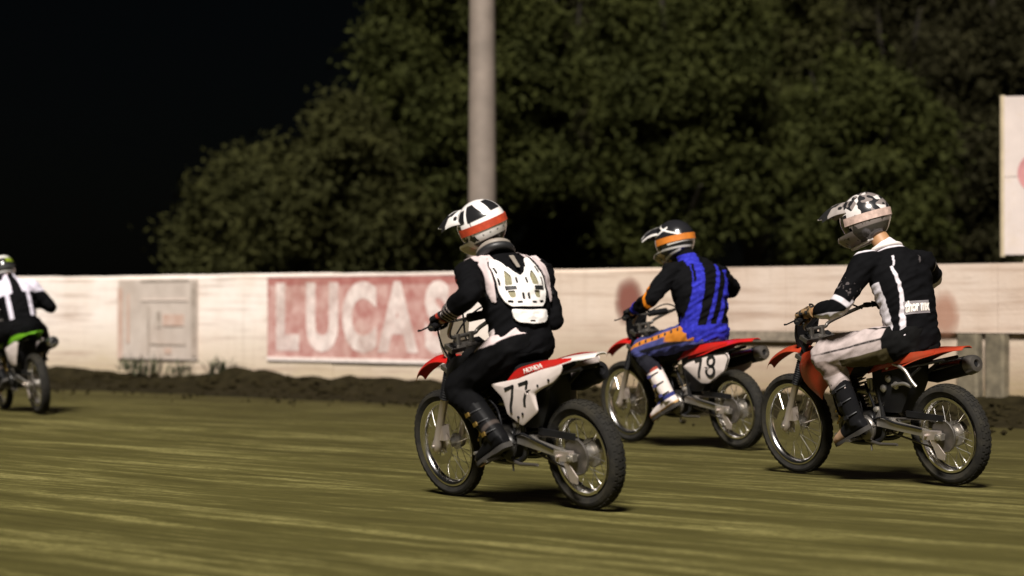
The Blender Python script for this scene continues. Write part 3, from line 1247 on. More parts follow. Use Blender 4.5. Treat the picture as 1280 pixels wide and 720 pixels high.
    for dx, dz, hw in rows:
        row = []
        for k in range(9):
            u = -1 + 2 * k / 8
            row.append((c.x + dx + 0.02, u * hw, c.z + dz + 0.022 - 0.030 * abs(u) ** 2.2 + 0.004 * (1 - abs(u)) * 0))
        grid.append(row)
    mb = MB()
    mb.sheet(grid, 0.004)
    mb.build('front_fender', s['front_fender'], root, 50)
    # --- frame
    mb = MB()
    neck = st(0.585) + Vector((-.035, 0, 0))
    lown = st(0.50) + Vector((-.045, 0, 0))
    T = lambda pts, r: mb.tube([Vector(p) for p in cat_rom([tuple(q) for q in pts], max(6, 5 * len(pts)))], r, 9)
    T([lown, (0.27, 0, .58), (0.235, 0, .40), (0.19, 0, .30)], 0.019)
    T([neck, (0.12, 0, .76), (-.08, 0, .70), (-.22, 0, .645)], 0.02)
    for y in (.075, -.075):
        T([(.19, y * .7, .30), (.10, y, .245), (-.10, y, .245), (-.19, y, .29), (-.20, y, .42), (-.19, y, .56), (-.20, y, .66)], 0.015)
        T([(-.20, y, .665), (-.40, y, .70), (-.62, y * .9, .735), (-.74, y * .7, .755)], 0.011)
        T([(-.20, y, .47), (-.36, y, .585), (-.56, y * .9, .715)], 0.010)
    T([(-.19, -.08, .40), (-.19, .08, .40)], 0.014)
    mb.build('frame', FRAMEB, root, 50)
    # --- tank, shrouds
    tank_rings = []
    for x, hw, zt, zb in cat_rom([(hd.x - .075, .045, .80, .70), (.25, .10, .845, .66), (.14, .125, .86, .63), (.03, .115, .835, .64), (-.06, .08, .79, .66), (-.10, .06, .77, .68)], 16):
        ring = []
        for k in range(16):
            a = 2 * math.pi * k / 16
            ca, sa = math.cos(a), math.sin(a)
            ring.append((x, hw * (abs(ca) ** .7) * (1 if ca > 0 else -1), (zt + zb) / 2 + (zt - zb) / 2 * (abs(sa) ** .8) * (1 if sa > 0 else -1)))
        tank_rings.append(ring)
    mb = MB()
    mb.rings(tank_rings)
    tk = mb.build('fuel_tank', s['tank'], root, 50)
    mb = MB()
    mb.lathe([(.03, 0), (.032, .012), (.028, .024), (.012, .026)], (.13, 0, .853), (0, 0, 1), 18)
    mb.build('fuel_cap', BLK, tk, 40)
    for sg in (1, -1):
        rows = [[(hd.x + .075, .095, .745), (hd.x + .07, .11, .69), (hd.x + .02, .12, .60), (.275, .118, .50)],
                [(hd.x + .0, .115, .79), (hd.x - .02, .15, .71), (.30, .152, .615), (.26, .13, .505)],
                [(.21, .13, .82), (.21, .158, .735), (.215, .16, .655), (.225, .135, .56)],
                [(.05, .125, .79), (.07, .145, .72), (.08, .15, .685), (.10, .145, .645)],
                [(-.05, .10, .735), (-.04, .125, .705), (-.02, .13, .68), (.0, .125, .66)]]
        r2 = []
        for k in range(4):
            col = cat_rom([rows[i][k] for i in range(5)], 13)
            r2.append(col)
        grid = []
        for i in range(13):
            grid.append([Vector((p[0], sg * p[1], p[2])) for p in cat_rom([r2[k][i] for k in range(4)], 9)])
        mb = MB()
        mb.sheet(grid, (0, -sg * 0.004, 0))
        mb.build('tank_shroud', s['shroud'], root, 50)
    # --- seat
    rings = []
    for x, hw, zt, zb in cat_rom([(.10, .05, .835, .79), (.0, .075, .815, .72), (-.15, .095, .785, .69), (-.32, .105, .770, .69), (-.44, .100, .772, .710), (-.52, .08, .775, .735), (-.56, .05, .775, .75)], 20):
        ring = []
        for k in range(14):
            a = 2 * math.pi * k / 14
            ca, sa = math.cos(a), math.sin(a)
            ring.append((x, hw * (abs(ca) ** .6) * (1 if ca > 0 else -1), (zt + zb) / 2 + (zt - zb) / 2 * (abs(sa) ** .6) * (1 if sa > 0 else -1)))
        rings.append(ring)
    mb = MB()
    mb.rings(rings)
    mb.build('seat', SEATM, root, 50)
    # --- rear fender
    tx = s['tip']
    rows = cat_rom([(-.26, .725, .105), (-.44, .758, .120), (-.56, .783, .114), (-.68, .797, .098), (-.78, .805, .078), (tx, .812, .040)], 22)
    grid = []
    for x, z, hw in rows:
        row = []
        for k in range(11):
            u = -1 + 2 * k / 10
            edge = .060 * abs(u) ** 3 * min(1, max(0.25, (x - tx) / .45))
            row.append((x, u * hw, z + 0.018 - edge))
        grid.append(row)
    mb = MB()
    mb.sheet(grid, 0.005)
    rf = mb.build('rear_fender', tail, root, 50)
    # --- side panels / number plates
    for sg in (1, -1):
        if s.get('strip'):
            rows = cat_rom([(-.16, .670, .680, .122), (-.28, .700, .752, .128), (-.42, .728, .785, .126), (-.56, .757, .806, .112), (-.70, .79, .812, .090)], 16)
            mb = MB()
            grid = [[(x, sg * (y + 0.004 - 0.012 * abs(k / 4 - .3)), z0 + (z1 - z0) * k / 4) for k in range(5)] for x, z0, z1, y in rows]
            mb.sheet(grid, (0, -sg * .006, 0))
            st_ = mb.build('seat_side_panel', s['strip'], root, 50)
            if sg > 0 and s.get('strip_text'):
                Mt = frame((-.445, .143, .764), (-1, -0.03, 0.21), (0, 0, 1))
                text_mesh('lettering', s['strip_text'], 0.034, Mt, DECALW, st_, 0.0015, 1.25, 0.0006)
        if s.get('plate') is not None:
            mb = MB()
            poly = rounded(s['plate'], .018)
            fit = lambda x, z: Vector((x, sg * (.140 - .10 * max(0, (.60 - z)) - 0.05 * max(0, -x - .42)), z))
            cx = sum(p[0] for p in poly) / len(poly)
            cz = sum(p[1] for p in poly) / len(poly)
            rgs = []
            for q in (1.0, 0.93, 0.5, 0.08):
                rgs.append([fit(cx + (x - cx) * q, cz + (z - cz) * q) + Vector((0, sg * (0.006 * min(1, (1 - q) * 8) + 0.004 * (1 - q)), 0)) for x, z in poly])
            rgs.append([p - Vector((0, sg * .014, 0)) for p in rgs[-1]])
            rgs.append([p - Vector((0, sg * .006, 0)) for p in rgs[0]])
            mb.rings(rgs, closed=True, caps=False)
            pm = mb.build('number_plate', s['plate_mat'], root, 50)
            if s.get('number') and sg > 0:
                for dg, lines in s['number']:
                    mb = MB()
                    strokes(mb, lines, s['num_w'], lambda v: fit(v.x, v.y) + Vector((0, .0075, 0)), 0.002)
                    mb.build('digit', DECALK, pm, 0)
                if s.get('plate_edge'):
                    mb = MB()
                    pts = [fit(cx + (x - cx) * .985, cz + (z - cz) * .985) + Vector((0, .006, 0)) for x, z in poly]
                    mb.tube(pts + [pts[0]], 0.0032, 6)
                    mb.build('plate_border', DECALK, pm, 50)
            if sg > 0:
                mb = MB()
                for x, z in s.get('bolts', ()):
                    mb.lathe([(.008, -.004), (.008, .003), (.004, .005)], fit(x, z) + Vector((0, .008, 0)), (0, 1, 0), 10)
                if mb.v:
                    mb.build('plate_bolt', BLK, pm, 40)
    # --- air box
    mb = MB()
    rings = []
    for z, x0, x1, hw in ((.43, -.34, -.19, .07), (.50, -.40, -.16, .085), (.60, -.46, -.14, .09), (.70, -.48, -.14, .09)):
        rings.append([(x0, -hw * .8, z), (x0, hw * .8, z), (x0 + .04, hw, z), (x1 - .03, hw, z), (x1, hw * .8, z), (x1, -hw * .8, z), (x1 - .03, -hw, z), (x0 + .04, -hw, z)])
    mb.rings(rings)
    mb.build('air_box', BLK, root, 30)
    # --- engine
    mb = MB()
    rings = []
    for y, k in ((-.105, .55), (-.095, .82), (-.06, 1), (.06, 1), (.095, .85), (.108, .55)):
        ring = []
        for j in range(24):
            a = 2 * math.pi * j / 24
            rx = .165 if math.cos(a) > 0 else .17
            ring.append((-.0 + rx * k * math.cos(a), y, .355 + (.095 + .02 * math.sin(3 * a)) * k * math.sin(a)))
        rings.append(ring)
    mb.rings(rings)
    eng = mb.build('engine', ENG, root, 40)
    mb = MB()
    cyl0, cyl1 = Vector((.075, 0, .43)), Vector((.135, 0, .60))
    cd = (cyl1 - cyl0).normalized()
    ang = math.atan2(cd.x, cd.z)
    Mc = Matrix.Rotation(ang, 3, 'Y')
    mb.tube([cyl0, cyl1], .048, 16)
    for k in range(8):
        p = cyl0.lerp(cyl1, (k + .5) / 8)
        mb.box(p, (.135, .14 - .002 * (k % 2), .0065), 0, Mc)
    mb.build('cylinder', s.get('cyl', ENG), eng, 40)
    mb = MB()
    p = cyl1 + cd * .045
    mb.box(p - cd * .02, (.12, .125, .045), 0, Mc)
    mb.box(p + cd * .022, (.10, .105, .03), 0, Mc)
    mb.lathe([(.03, 0), (.034, .012), (.02, .02)], p + Vector((-.0, .06, 0)), (0, 1, 0), 14)
    mb.tube([p + Vector((.03, .05, 0)), p + Vector((.06, .085, .01))], .01, 8)
    mb.build('cylinder_head', s.get('head', ENG), eng, 40)
    for (cx, cz, r, y, m, nm) in ((-.085, .335, .075, .105, s.get('cover', ENG), 'side_cover'), (.085, .345, .066, .102, s.get('cover', ENG), 'side_cover'), (.02, .35, .10, -.104, ENG, 'clutch_cover')):
        sg = 1 if y > 0 else -1
        mb = MB()
        mb.lathe([(r, 0), (r, .012), (r * .9, .022), (r * .5, .028), (r * .45, .020), (.01, .022)], (cx, y, cz), (0, sg, 0), 26)
        for k in range(5):
            a = 2 * math.pi * k / 5 + .4
            mb.lathe([(.007, 0), (.007, .02), (.003, .022)], (cx + math.cos(a) * r * .98, y, cz + math.sin(a) * r * .98), (0, sg, 0), 8)
        mb.build(nm, m, eng, 40)
    mb = MB()                                       # carburettor
    mb.tube([(-.13, 0, .53), (.06, 0, .545)], .028, 12)
    mb.tube([(-.05, 0, .47), (-.05, 0, .62)], .030, 12)
    mb.lathe([(.014, 0), (.014, .03), (.006, .034)], (-.05, .03, .55), (0, 1, 0), 10)
    mb.build('carburettor', ALLOY, eng, 40)
    for (x, z, y) in ((.17, .47, .075), (.06, .50, .08), (-.02, .44, .11), (.15, .40, .09), (.11, .56, .085)):
        mb = MB()
        mb.lathe([(.012, 0), (.012, .014), (.007, .018)], (x, y, z), (0, 1, 0), 8)
        mb.tube([(x, y + .008, z), (x + .03, y + .012, z - .05)], .006, 6)
        mb.build('fitting', GOLD, eng, 40)
    for pts, rr in (([(.12, .07, .60), (.05, .11, .60), (-.02, .10, .54), (-.06, .11, .46), (-.04, .10, .40)], .006), ([(.24, .05, .62), (.20, .09, .52), (.16, .10, .42), (.10, .10, .38)], .007), ([(-.06, .06, .60), (-.12, .10, .56), (-.16, .10, .45), (-.13, .11, .33)], .008)):
        mb = MB()
        mb.tube([Vector(p) for p in cat_rom(pts, 18)], rr, 6)
        mb.build('hose', BLK, eng, 60)
    mb = MB()
    mb.lathe([(.026, 0), (.028, .01), (.028, .06), (.022, .066)], (.20, .06, .50), (.3, .2, 1), 14)
    mb.build('ignition_coil', STEEL, eng, 40)
    mb = MB()
    mb.box((-.17, .085, .43), (.05, .02, .07))
    mb.lathe([(.016, 0), (.016, .012), (.008, .016)], (-.17, .095, .45), (0, 1, 0), 10)
    mb.lathe([(.022, 0), (.022, .014), (.010, .018)], (-.19, .085, .375), (0, 1, 0), 12)
    mb.build('pivot_plate', ALLOY, eng, 30)
    # --- exhaust
    mb = MB()
    hp = cat_rom([(.17, -.03, .585), (.26, -.06, .56), (.275, -.10, .45), (.20, -.135, .36), (.05, -.15, .36), (-.10, -.15, .46), (-.25, -.145, .57), (-.40, -.14, .62)], 40)
    mb.tube([Vector(p) for p in hp], .018, 10)
    mb.build('exhaust_pipe', STEEL, root, 60)
    mb = MB()
    m0, m1 = Vector((-.36, -.15, .615)), Vector((s['muf'], -.155, .700))
    dm = (m1 - m0).normalized()
    mb.tube([m0, m0 + dm * .03, m0 + dm * .10, m1 - dm * .05, m1 - dm * .012, m1], [.02, .036, .056, .056, .052, .046], 18)
    mu = mb.build('muffler', BLK, root, 50)
    mb = MB()
    L = (m1 - m0).length
    mb.lathe([(.024, L - .004), (.050, L - .004), (.052, L - .014), (.0575, L - .05), (.0595, L - .05), (.055, L - .008), (.049, L + .010), (.024, L + .014), (.020, L - .003)], m0, dm, 24, closed=True)
    mb.build('end_cap', s.get('endm', STEEL), mu, 50)
    if s.get('heat'):
        mb = MB()
        pr = []
        for k in range(9):
            t = .12 + k / 8 * (L - .19)
            pr.append(t)
        grid = []
        for t in pr:
            row = []
            for j in range(7):
                a = R(20 + 105 * j / 6)
                row.append(m0 + dm * t + (Vector((0, 1, 0)) * math.cos(a) + dm.cross(Vector((0, 1, 0))) * -math.sin(a) * (1 if dm.cross(Vector((0, 1, 0))).z < 0 else -1)) * .060)
            grid.append(row)
        mb.sheet(grid, (0, -.002, -.002))
        mb.build('heat_shield', CHROME, mu, 50)
    # --- swingarm, shock, chain
    mb = MB()
    for y in (.088, -.088):
        a, b = Vector((-.17, y, .375)), B + Vector((-.03, y * 1.05, 0))
        dd = (b - a)
        nrm = Vector((-dd.z, 0, dd.x)).normalized()
        for (p, q, h0, h1) in ((a, b, .026, .019),):
            mb.rings([[p + nrm * h0 + Vector((0, .014, 0)), p + nrm * h0 - Vector((0, .014, 0)), p - nrm * h0 - Vector((0, .014, 0)), p - nrm * h0 + Vector((0, .014, 0))],
                      [q + nrm * h1 + Vector((0, .014, 0)), q + nrm * h1 - Vector((0, .014, 0)), q - nrm * h1 - Vector((0, .014, 0)), q - nrm * h1 + Vector((0, .014, 0))]])
        mb.lathe([(.02, -.004), (.02, .022), (.012, .026)], B + Vector((0, y * 1.05, 0)), (0, 1 if y > 0 else -1, 0), 12)
    mb.tube([(-.27, -.09, .37), (-.27, .09, .37)], .028, 10)
    sw = mb.build('swingarm', s.get('arm', ALLOY), root, 30)
    mb = MB()
    mb.tube([Vector(p) for p in cat_rom([(-.16, .106, .395), (-.24, .112, .405), (-.34, .112, .375), (B.x + .12, .112, B.z + .045)], 16)], .006, 6)
    mb.build('brake_hose', BLK, sw, 60)
    for y in (.088, -.088):
        mb = MB()
        mb.box(B + Vector((.055, y * 1.05, .008)), (.12, .036, .052))
        mb.lathe([(.009, 0), (.009, .022), (.004, .026)], B + Vector((.085, y * 1.05 + (.012 if y > 0 else -.012), .01)), (0, 1 if y > 0 else -1, 0), 8)
        mb.build('axle_block', FORKA, sw, 30)
    mb = MB()                                       # chain guard and brake stay
    mb.box(B + Vector((.13, .066, .115)), (.30, .012, .035), 0, Matrix.Rotation(R(-4), 3, 'Y'))
    mb.build('chain_guard', BLK, sw, 30)
    mb = MB()
    mb.prism([B + Vector((.03, .100, -.015)), B + Vector((.055, .100, -.03)), B + Vector((.02, .100, -.125)), B + Vector((-.035, .100, -.135)), B + Vector((-.045, .100, -.10))], (0, .006, 0))
    mb.build('axle_plate', FORKA, sw, 30)
    mb = MB()
    up, lo = .091, .0
    c0 = Vector((-.155, .059, .36))
    r0 = .034
    r1 = .094
    cp = []
    for k in range(9):
        a = math.pi / 2 + math.pi * k / 8
        cp.append(B + Vector((math.cos(a) * r1, .059, math.sin(a) * r1)))
    for k in range(7):
        a = -math.pi / 2 + math.pi * k / 6
        cp.append(c0 + Vector((math.cos(a) * r0, 0, math.sin(a) * r0)))
    cp.append(cp[0])
    mb.tube(cp, .0075, 6, flat=.8)
    mb.build('chain', STEEL, root, 50)
    mb = MB()
    p0, p1 = Vector((-.20, 0, .63)), Vector((-.295, 0, .40))
    mb.tube([p0, p1], .022, 12)
    sh = mb.build('shock_absorber', STEEL, root, 50)
    mb = MB()
    pts = []
    for k in range(70):
        t = k / 69
        a = t * 2 * math.pi * 7
        q = p0.lerp(p1, .12 + .7 * t)
        pts.append(q + Vector((math.cos(a) * .038, math.sin(a) * .038, 0)))
    mb.tube(pts, .0065, 6)
    mb.build('spring', s.get('spring', CHROME), sh, 60)
    # --- foot controls
    for sg in (1, -1):
        mb = MB()
        mb.tube([(-.03, sg * .09, .275), (-.03, sg * .13, .275)], .014, 8)
        mb.box((-.03, sg * .185, .277), (.042, .10, .016))
        for k in range(5):
            mb.box((-.03, sg * (.145 + .02 * k), .288), (.04, .004, .008))
        mb.build('foot_peg', STEEL, root, 30)
    mb = MB()
    mb.tube([(-.03, .115, .34), (.10, .14, .30), (.12, .165, .30)], [.008, .007, .009], 8)
    mb.tube([(.12, .14, .30), (.12, .185, .30)], .009, 8)
    mb.build('gear_lever', ALLOY, root, 50)
    mb = MB()
    mb.tube([(-.05, -.11, .27), (.10, -.14, .26), (.13, -.16, .265)], .008, 8)
    mb.build('brake_pedal', ALLOY, root, 50)
    mb = MB()
    mb.tube([(-.06, .10, .26), (-.20, .125, .245), (-.36, .135, .25)], [.012, .010, .009], 8)
    mb.tube([(-.10, .10, .26), (-.11, .11, .20)], .006, 6)
    mb.build('kickstand', STEEL, root, 50)
    if s.get('bare_side'):
        mb = MB()
        for pts in ([(-.30, .10, .70), (-.36, .118, .735), (-.47, .125, .705), (-.52, .12, .635), (-.55, .115, .60)], [(-.34, .105, .60), (-.44, .11, .615), (-.50, .11, .60)]):
            mb.tube([Vector(p) for p in cat_rom(pts, 14)], .011, 8)
        mb.build('subframe_rail', ALLOY, root, 60)
        mb = MB()
        for (x, z) in ((-.30, .64), (-.36, .60), (-.25, .58)):
            mb.lathe([(.022, 0), (.024, .012), (.012, .02)], (x, .088, z), (0, 1, 0), 12)
        mb.build('air_box_clip', ALLOY, root, 40)
    return root, M


WHITEP = mat('white_plastic', (0.70, 0.66, 0.63), 0.38, var=0.05, dirt=((0.30, 0.23, 0.14), 0.18), coat=0.2)
REDP = mat('red_plastic', (0.46, 0.012, 0.010), 0.36, var=0.12, dirt=((0.16, 0.06, 0.03), 0.2), coat=0.2)
ORED = mat('orange_red_plastic', (0.33, 0.034, 0.012), 0.40, var=0.15, dirt=((0.20, 0.10, 0.045), 0.3), coat=0.15)
GREENP = mat('green_plastic', (0.13, 0.36, 0.015), 0.4, var=0.1, dirt=((0.10, 0.11, 0.04), 0.2), coat=0.2)
PLATEW = mat('plate_white', (0.66, 0.575, 0.545), 0.45, var=0.05, dirt=((0.34, 0.26, 0.19), 0.16))
PLATEB = mat('front_plate_tan', (0.40, 0.34, 0.25), 0.6, var=0.1)


def seven(x, z, h, wd_, sl):
    """italic 7; x grows towards the front of the bike, which is LEFT for someone reading it"""
    return [[(x + wd_ * .55, z + h * .5 - .010), (x - wd_ * .5, z + h * .5 + .010)], [(x - wd_ * .5 + .006, z + h * .5 + .016), (x - wd_ * .16, z + h * .14), (x + sl * .35, z - h * .22), (x + sl * .6, z - h * .5)]]


def eight(x, z, h, wd_, sl):
    out = []
    for cz, rz, rx in ((z + h * .25, h * .245, wd_ * .42), (z - h * .24, h * .26, wd_ * .5)):
        pts = []
        for k in range(19):
            a = 2 * math.pi * k / 18
            zz = cz + rz * math.sin(a)
            pts.append((x + rx * math.cos(a) - sl * (zz - z), zz))
        out.append(pts)
    return out


SPEC77 = dict(label='small white and red dirt bike with number 77 on its white side panel', loc=(0.056, 13.722, 0), yaw=127.1, lean=10, wb=1.20, rf=0.300, rb=0.290,
              body=BLK, tail=WHITEP, tip=-0.84, front_fender=REDP, tank=BLK, shroud=BLK, strip=REDP, strip_text='HONDA', front_plate=PLATEB,
              plate=[(-.05, .672), (-.30, .706), (-.50, .758), (-.67, .785), (-.66, .745), (-.58, .690), (-.47, .650), (-.425, .630), (-.425, .535), (-.265, .452), (-.155, .510), (-.145, .600)],
              plate_mat=PLATEW, number=[('7', seven(-.225, .590, .135, .080, .040)), ('7', seven(-.352, .622, .125, .080, .034))], num_w=0.019,
              bolts=[(-.255, .500), (-.47, .675), (-.56, .705), (-.30, .52)], muf=-.62, cover=ENG, endm=BLK)
SPEC78 = dict(label='red dirt bike with number 78 on a white rounded side plate', loc=(1.315, 19.459, 0), yaw=125.8, lean=7, wb=1.29, rf=0.318, rb=0.295,
              body=BLK, tail=REDP, tip=-0.93, front_fender=REDP, tank=BLK, shroud=BLK, strip=REDP, front_plate=BLK,
              plate=[(-.23, .630), (-.30, .665), (-.52, .715), (-.735, .735), (-.755, .70), (-.70, .600), (-.50, .500), (-.42, .500), (-.36, .540)],
              plate_mat=PLATEW, number=[('7', seven(-.43, .612, .135, .075, .030)), ('8', eight(-.555, .632, .150, .085, .25))], num_w=0.026, plate_edge=True,
              muf=-.82, heat=True, endm=STEEL, cover=STEEL)
SPEC3 = dict(label='orange red dirt bike without a side plate, rearmost at right', loc=(2.216, 15.604, 0), yaw=125.4, lean=8, wb=1.35, rf=0.318, rb=0.302,
             body=BLK, tail=ORED, tip=-0.88, front_fender=ORED, tank=BLK, shroud=ORED, strip=ORED, front_plate=BLK, plate=None, plate_mat=PLATEW,
             muf=-.78, heat=True, endm=STEEL, bare_side=True, cover=STEEL)
SPEC4 = dict(label='green tailed dirt bike leading the group at the left edge', loc=(-4.95, 25.93, 0), yaw=117, lean=8, wb=1.28, rf=0.32, rb=0.30,
             body=BLK, tail=GREENP, tip=-0.93, front_fender=GREENP, tank=BLK, shroud=GREENP, strip=GREENP, front_plate=BLK,
             plate=[(-.14, .66), (-.50, .735), (-.60, .73), (-.52, .60), (-.42, .49), (-.27, .49), (-.19, .54)], plate_mat=PLATEW, muf=-.86, heat=True, endm=CHROME)
ROOTS = {}
for k, sp in (('77', SPEC77), ('78', SPEC78), ('3', SPEC3), ('4', SPEC4)):
    ROOTS[k] = bike(sp)


# ------------------------------------------------------------------ riders
SKIN = mat('skin', (0.42, 0.24, 0.15), 0.55, var=0.08)
TANSK = mat('sunburnt_skin', (0.36, 0.19, 0.09), 0.55, var=0.08)
HAIR = mat('dark_hair', (0.03, 0.022, 0.015), 0.7)
LENS = mat('goggle_lens', (0.02, 0.02, 0.022), 0.1, var=0.02, coat=0.6)
VESTK0 = mat('strap_black', (0.014, 0.014, 0.015), 0.5)
RUBB = mat('boot_sole', (0.03, 0.027, 0.024), 0.8, dirt=(DUST, 0.3))


def ik(a, b, l1, l2, pole):
    a, b = Vector(a), Vector(b)
    d = b - a
    L = min(d.length, (l1 + l2) * 0.995)
    u = d.normalized()
    x = (l1 * l1 - l2 * l2 + L * L) / (2 * L)
    h = math.sqrt(max(0, l1 * l1 - x * x))
    p = Vector(pole)
    p = (p - u * p.dot(u)).normalized()
    return a + u * x + p * h


def limb(mb, pts, rs, n=14, sub=6):
    P = cat_rom([tuple(p) + (r,) for p, r in zip(pts, rs)], sub * (len(pts) - 1) + 1)
    mb.tube([Vector(p[:3]) for p in P], [max(.01, p[3]) for p in P], n)
    mb.ball(P[0][:3], rs[0] * .98, 8)
    mb.ball(P[-1][:3], rs[-1] * .98, 8)


def torso_rings(rows, lat):
    """rows: (x,y,z, half width, half depth); lat: sideways unit vector"""
    A = cat_rom(rows, 34)
    out = []
    for i, r in enumerate(A):
        p = Vector(r[:3])
        q0, q1 = Vector(A[max(0, i - 1)][:3]), Vector(A[min(33, i + 1)][:3])
        d = (q1 - q0).normalized()
        la = (lat - d * lat.dot(d)).normalized()
        fw = la.cross(d)
        ring = []
        for k in range(24):
            a = 2 * math.pi * k / 24
            ca, sa = math.cos(a), math.sin(a)
            ring.append(p + la * r[3] * (abs(ca) ** .85) * (1 if ca > 0 else -1) + fw * r[4] * (abs(sa) ** .9) * (1 if sa > 0 else -1))
        out.append(ring)
    return out, A


def seg_dist(P, a, b):
    a, b = np.array(a), np.array(b)
    e = b - a
    t = np.clip(((P - a) @ e) / (e @ e), 0, 1)
    return np.linalg.norm(P - (a + t[:, None] * e), axis=1), t


def glove_mesh(wrist, gc, gd, sg):
    """hand closed round a bar: gc grip centre, gd unit vector along the grip outwards"""
    mb = MB()
    wrist, gc, gd = Vector(wrist), Vector(gc), Vector(gd).normalized()
    b = (wrist - gc)
    b = (b - gd * b.dot(gd)).normalized()          # from the bar towards the wrist
    up = gd.cross(b)
    if up.z < 0:
        up = -up
    ang = lambda f: b * math.cos(f) + up * math.sin(f)
    # palm
    kn = gc + ang(R(75)) * .036
    heel = gc + b * .062 + up * .022
    for k in range(5):
        t = k / 4
        o = gd * (-.032 + .064 * t)
        mb.tube([wrist + o * .55, heel + o * .9, kn + o], [.023, .021, .0165], 10)
        mb.ball(kn + o, .0165, 6)
    mb.ball(wrist, .034, 8)
    # four fingers of different lengths, curled round the bar
    for k, (ln, r) in enumerate(((.92, .0095), (1.0, .0098), (.95, .0094), (.8, .0084))):
        o = gd * (-.033 + .0222 * k)
        pts = [kn + o]
        end = 75 + 195 * ln
        for j in range(1, 7):
            f = 75 + (end - 75) * j / 6
            pts.append(gc + o + ang(R(f)) * (.0275 if j < 6 else .0265))
        mb.tube(pts, [.0105] + [r] * 5 + [r * .8], 8)
        mb.ball(pts[-1], r * .85, 5)
        for j in (2, 4):
            mb.ball(pts[j], r * 1.12, 5)
    # thumb from the inner side of the palm, closing under the bar
    o = gd * -.040
    th = [heel + o * .8, gc + o * 1.05 + ang(R(-25)) * .036, gc + o * .95 + ang(R(-75)) * .030, gc + o * .6 + ang(R(-115)) * .029]
    mb.tube(th, [.016, .0125, .0112, .009], 8)
    mb.ball(th[-1], .009, 5)
    mb.ball(th[1], .0132, 5)
    return mb, heel


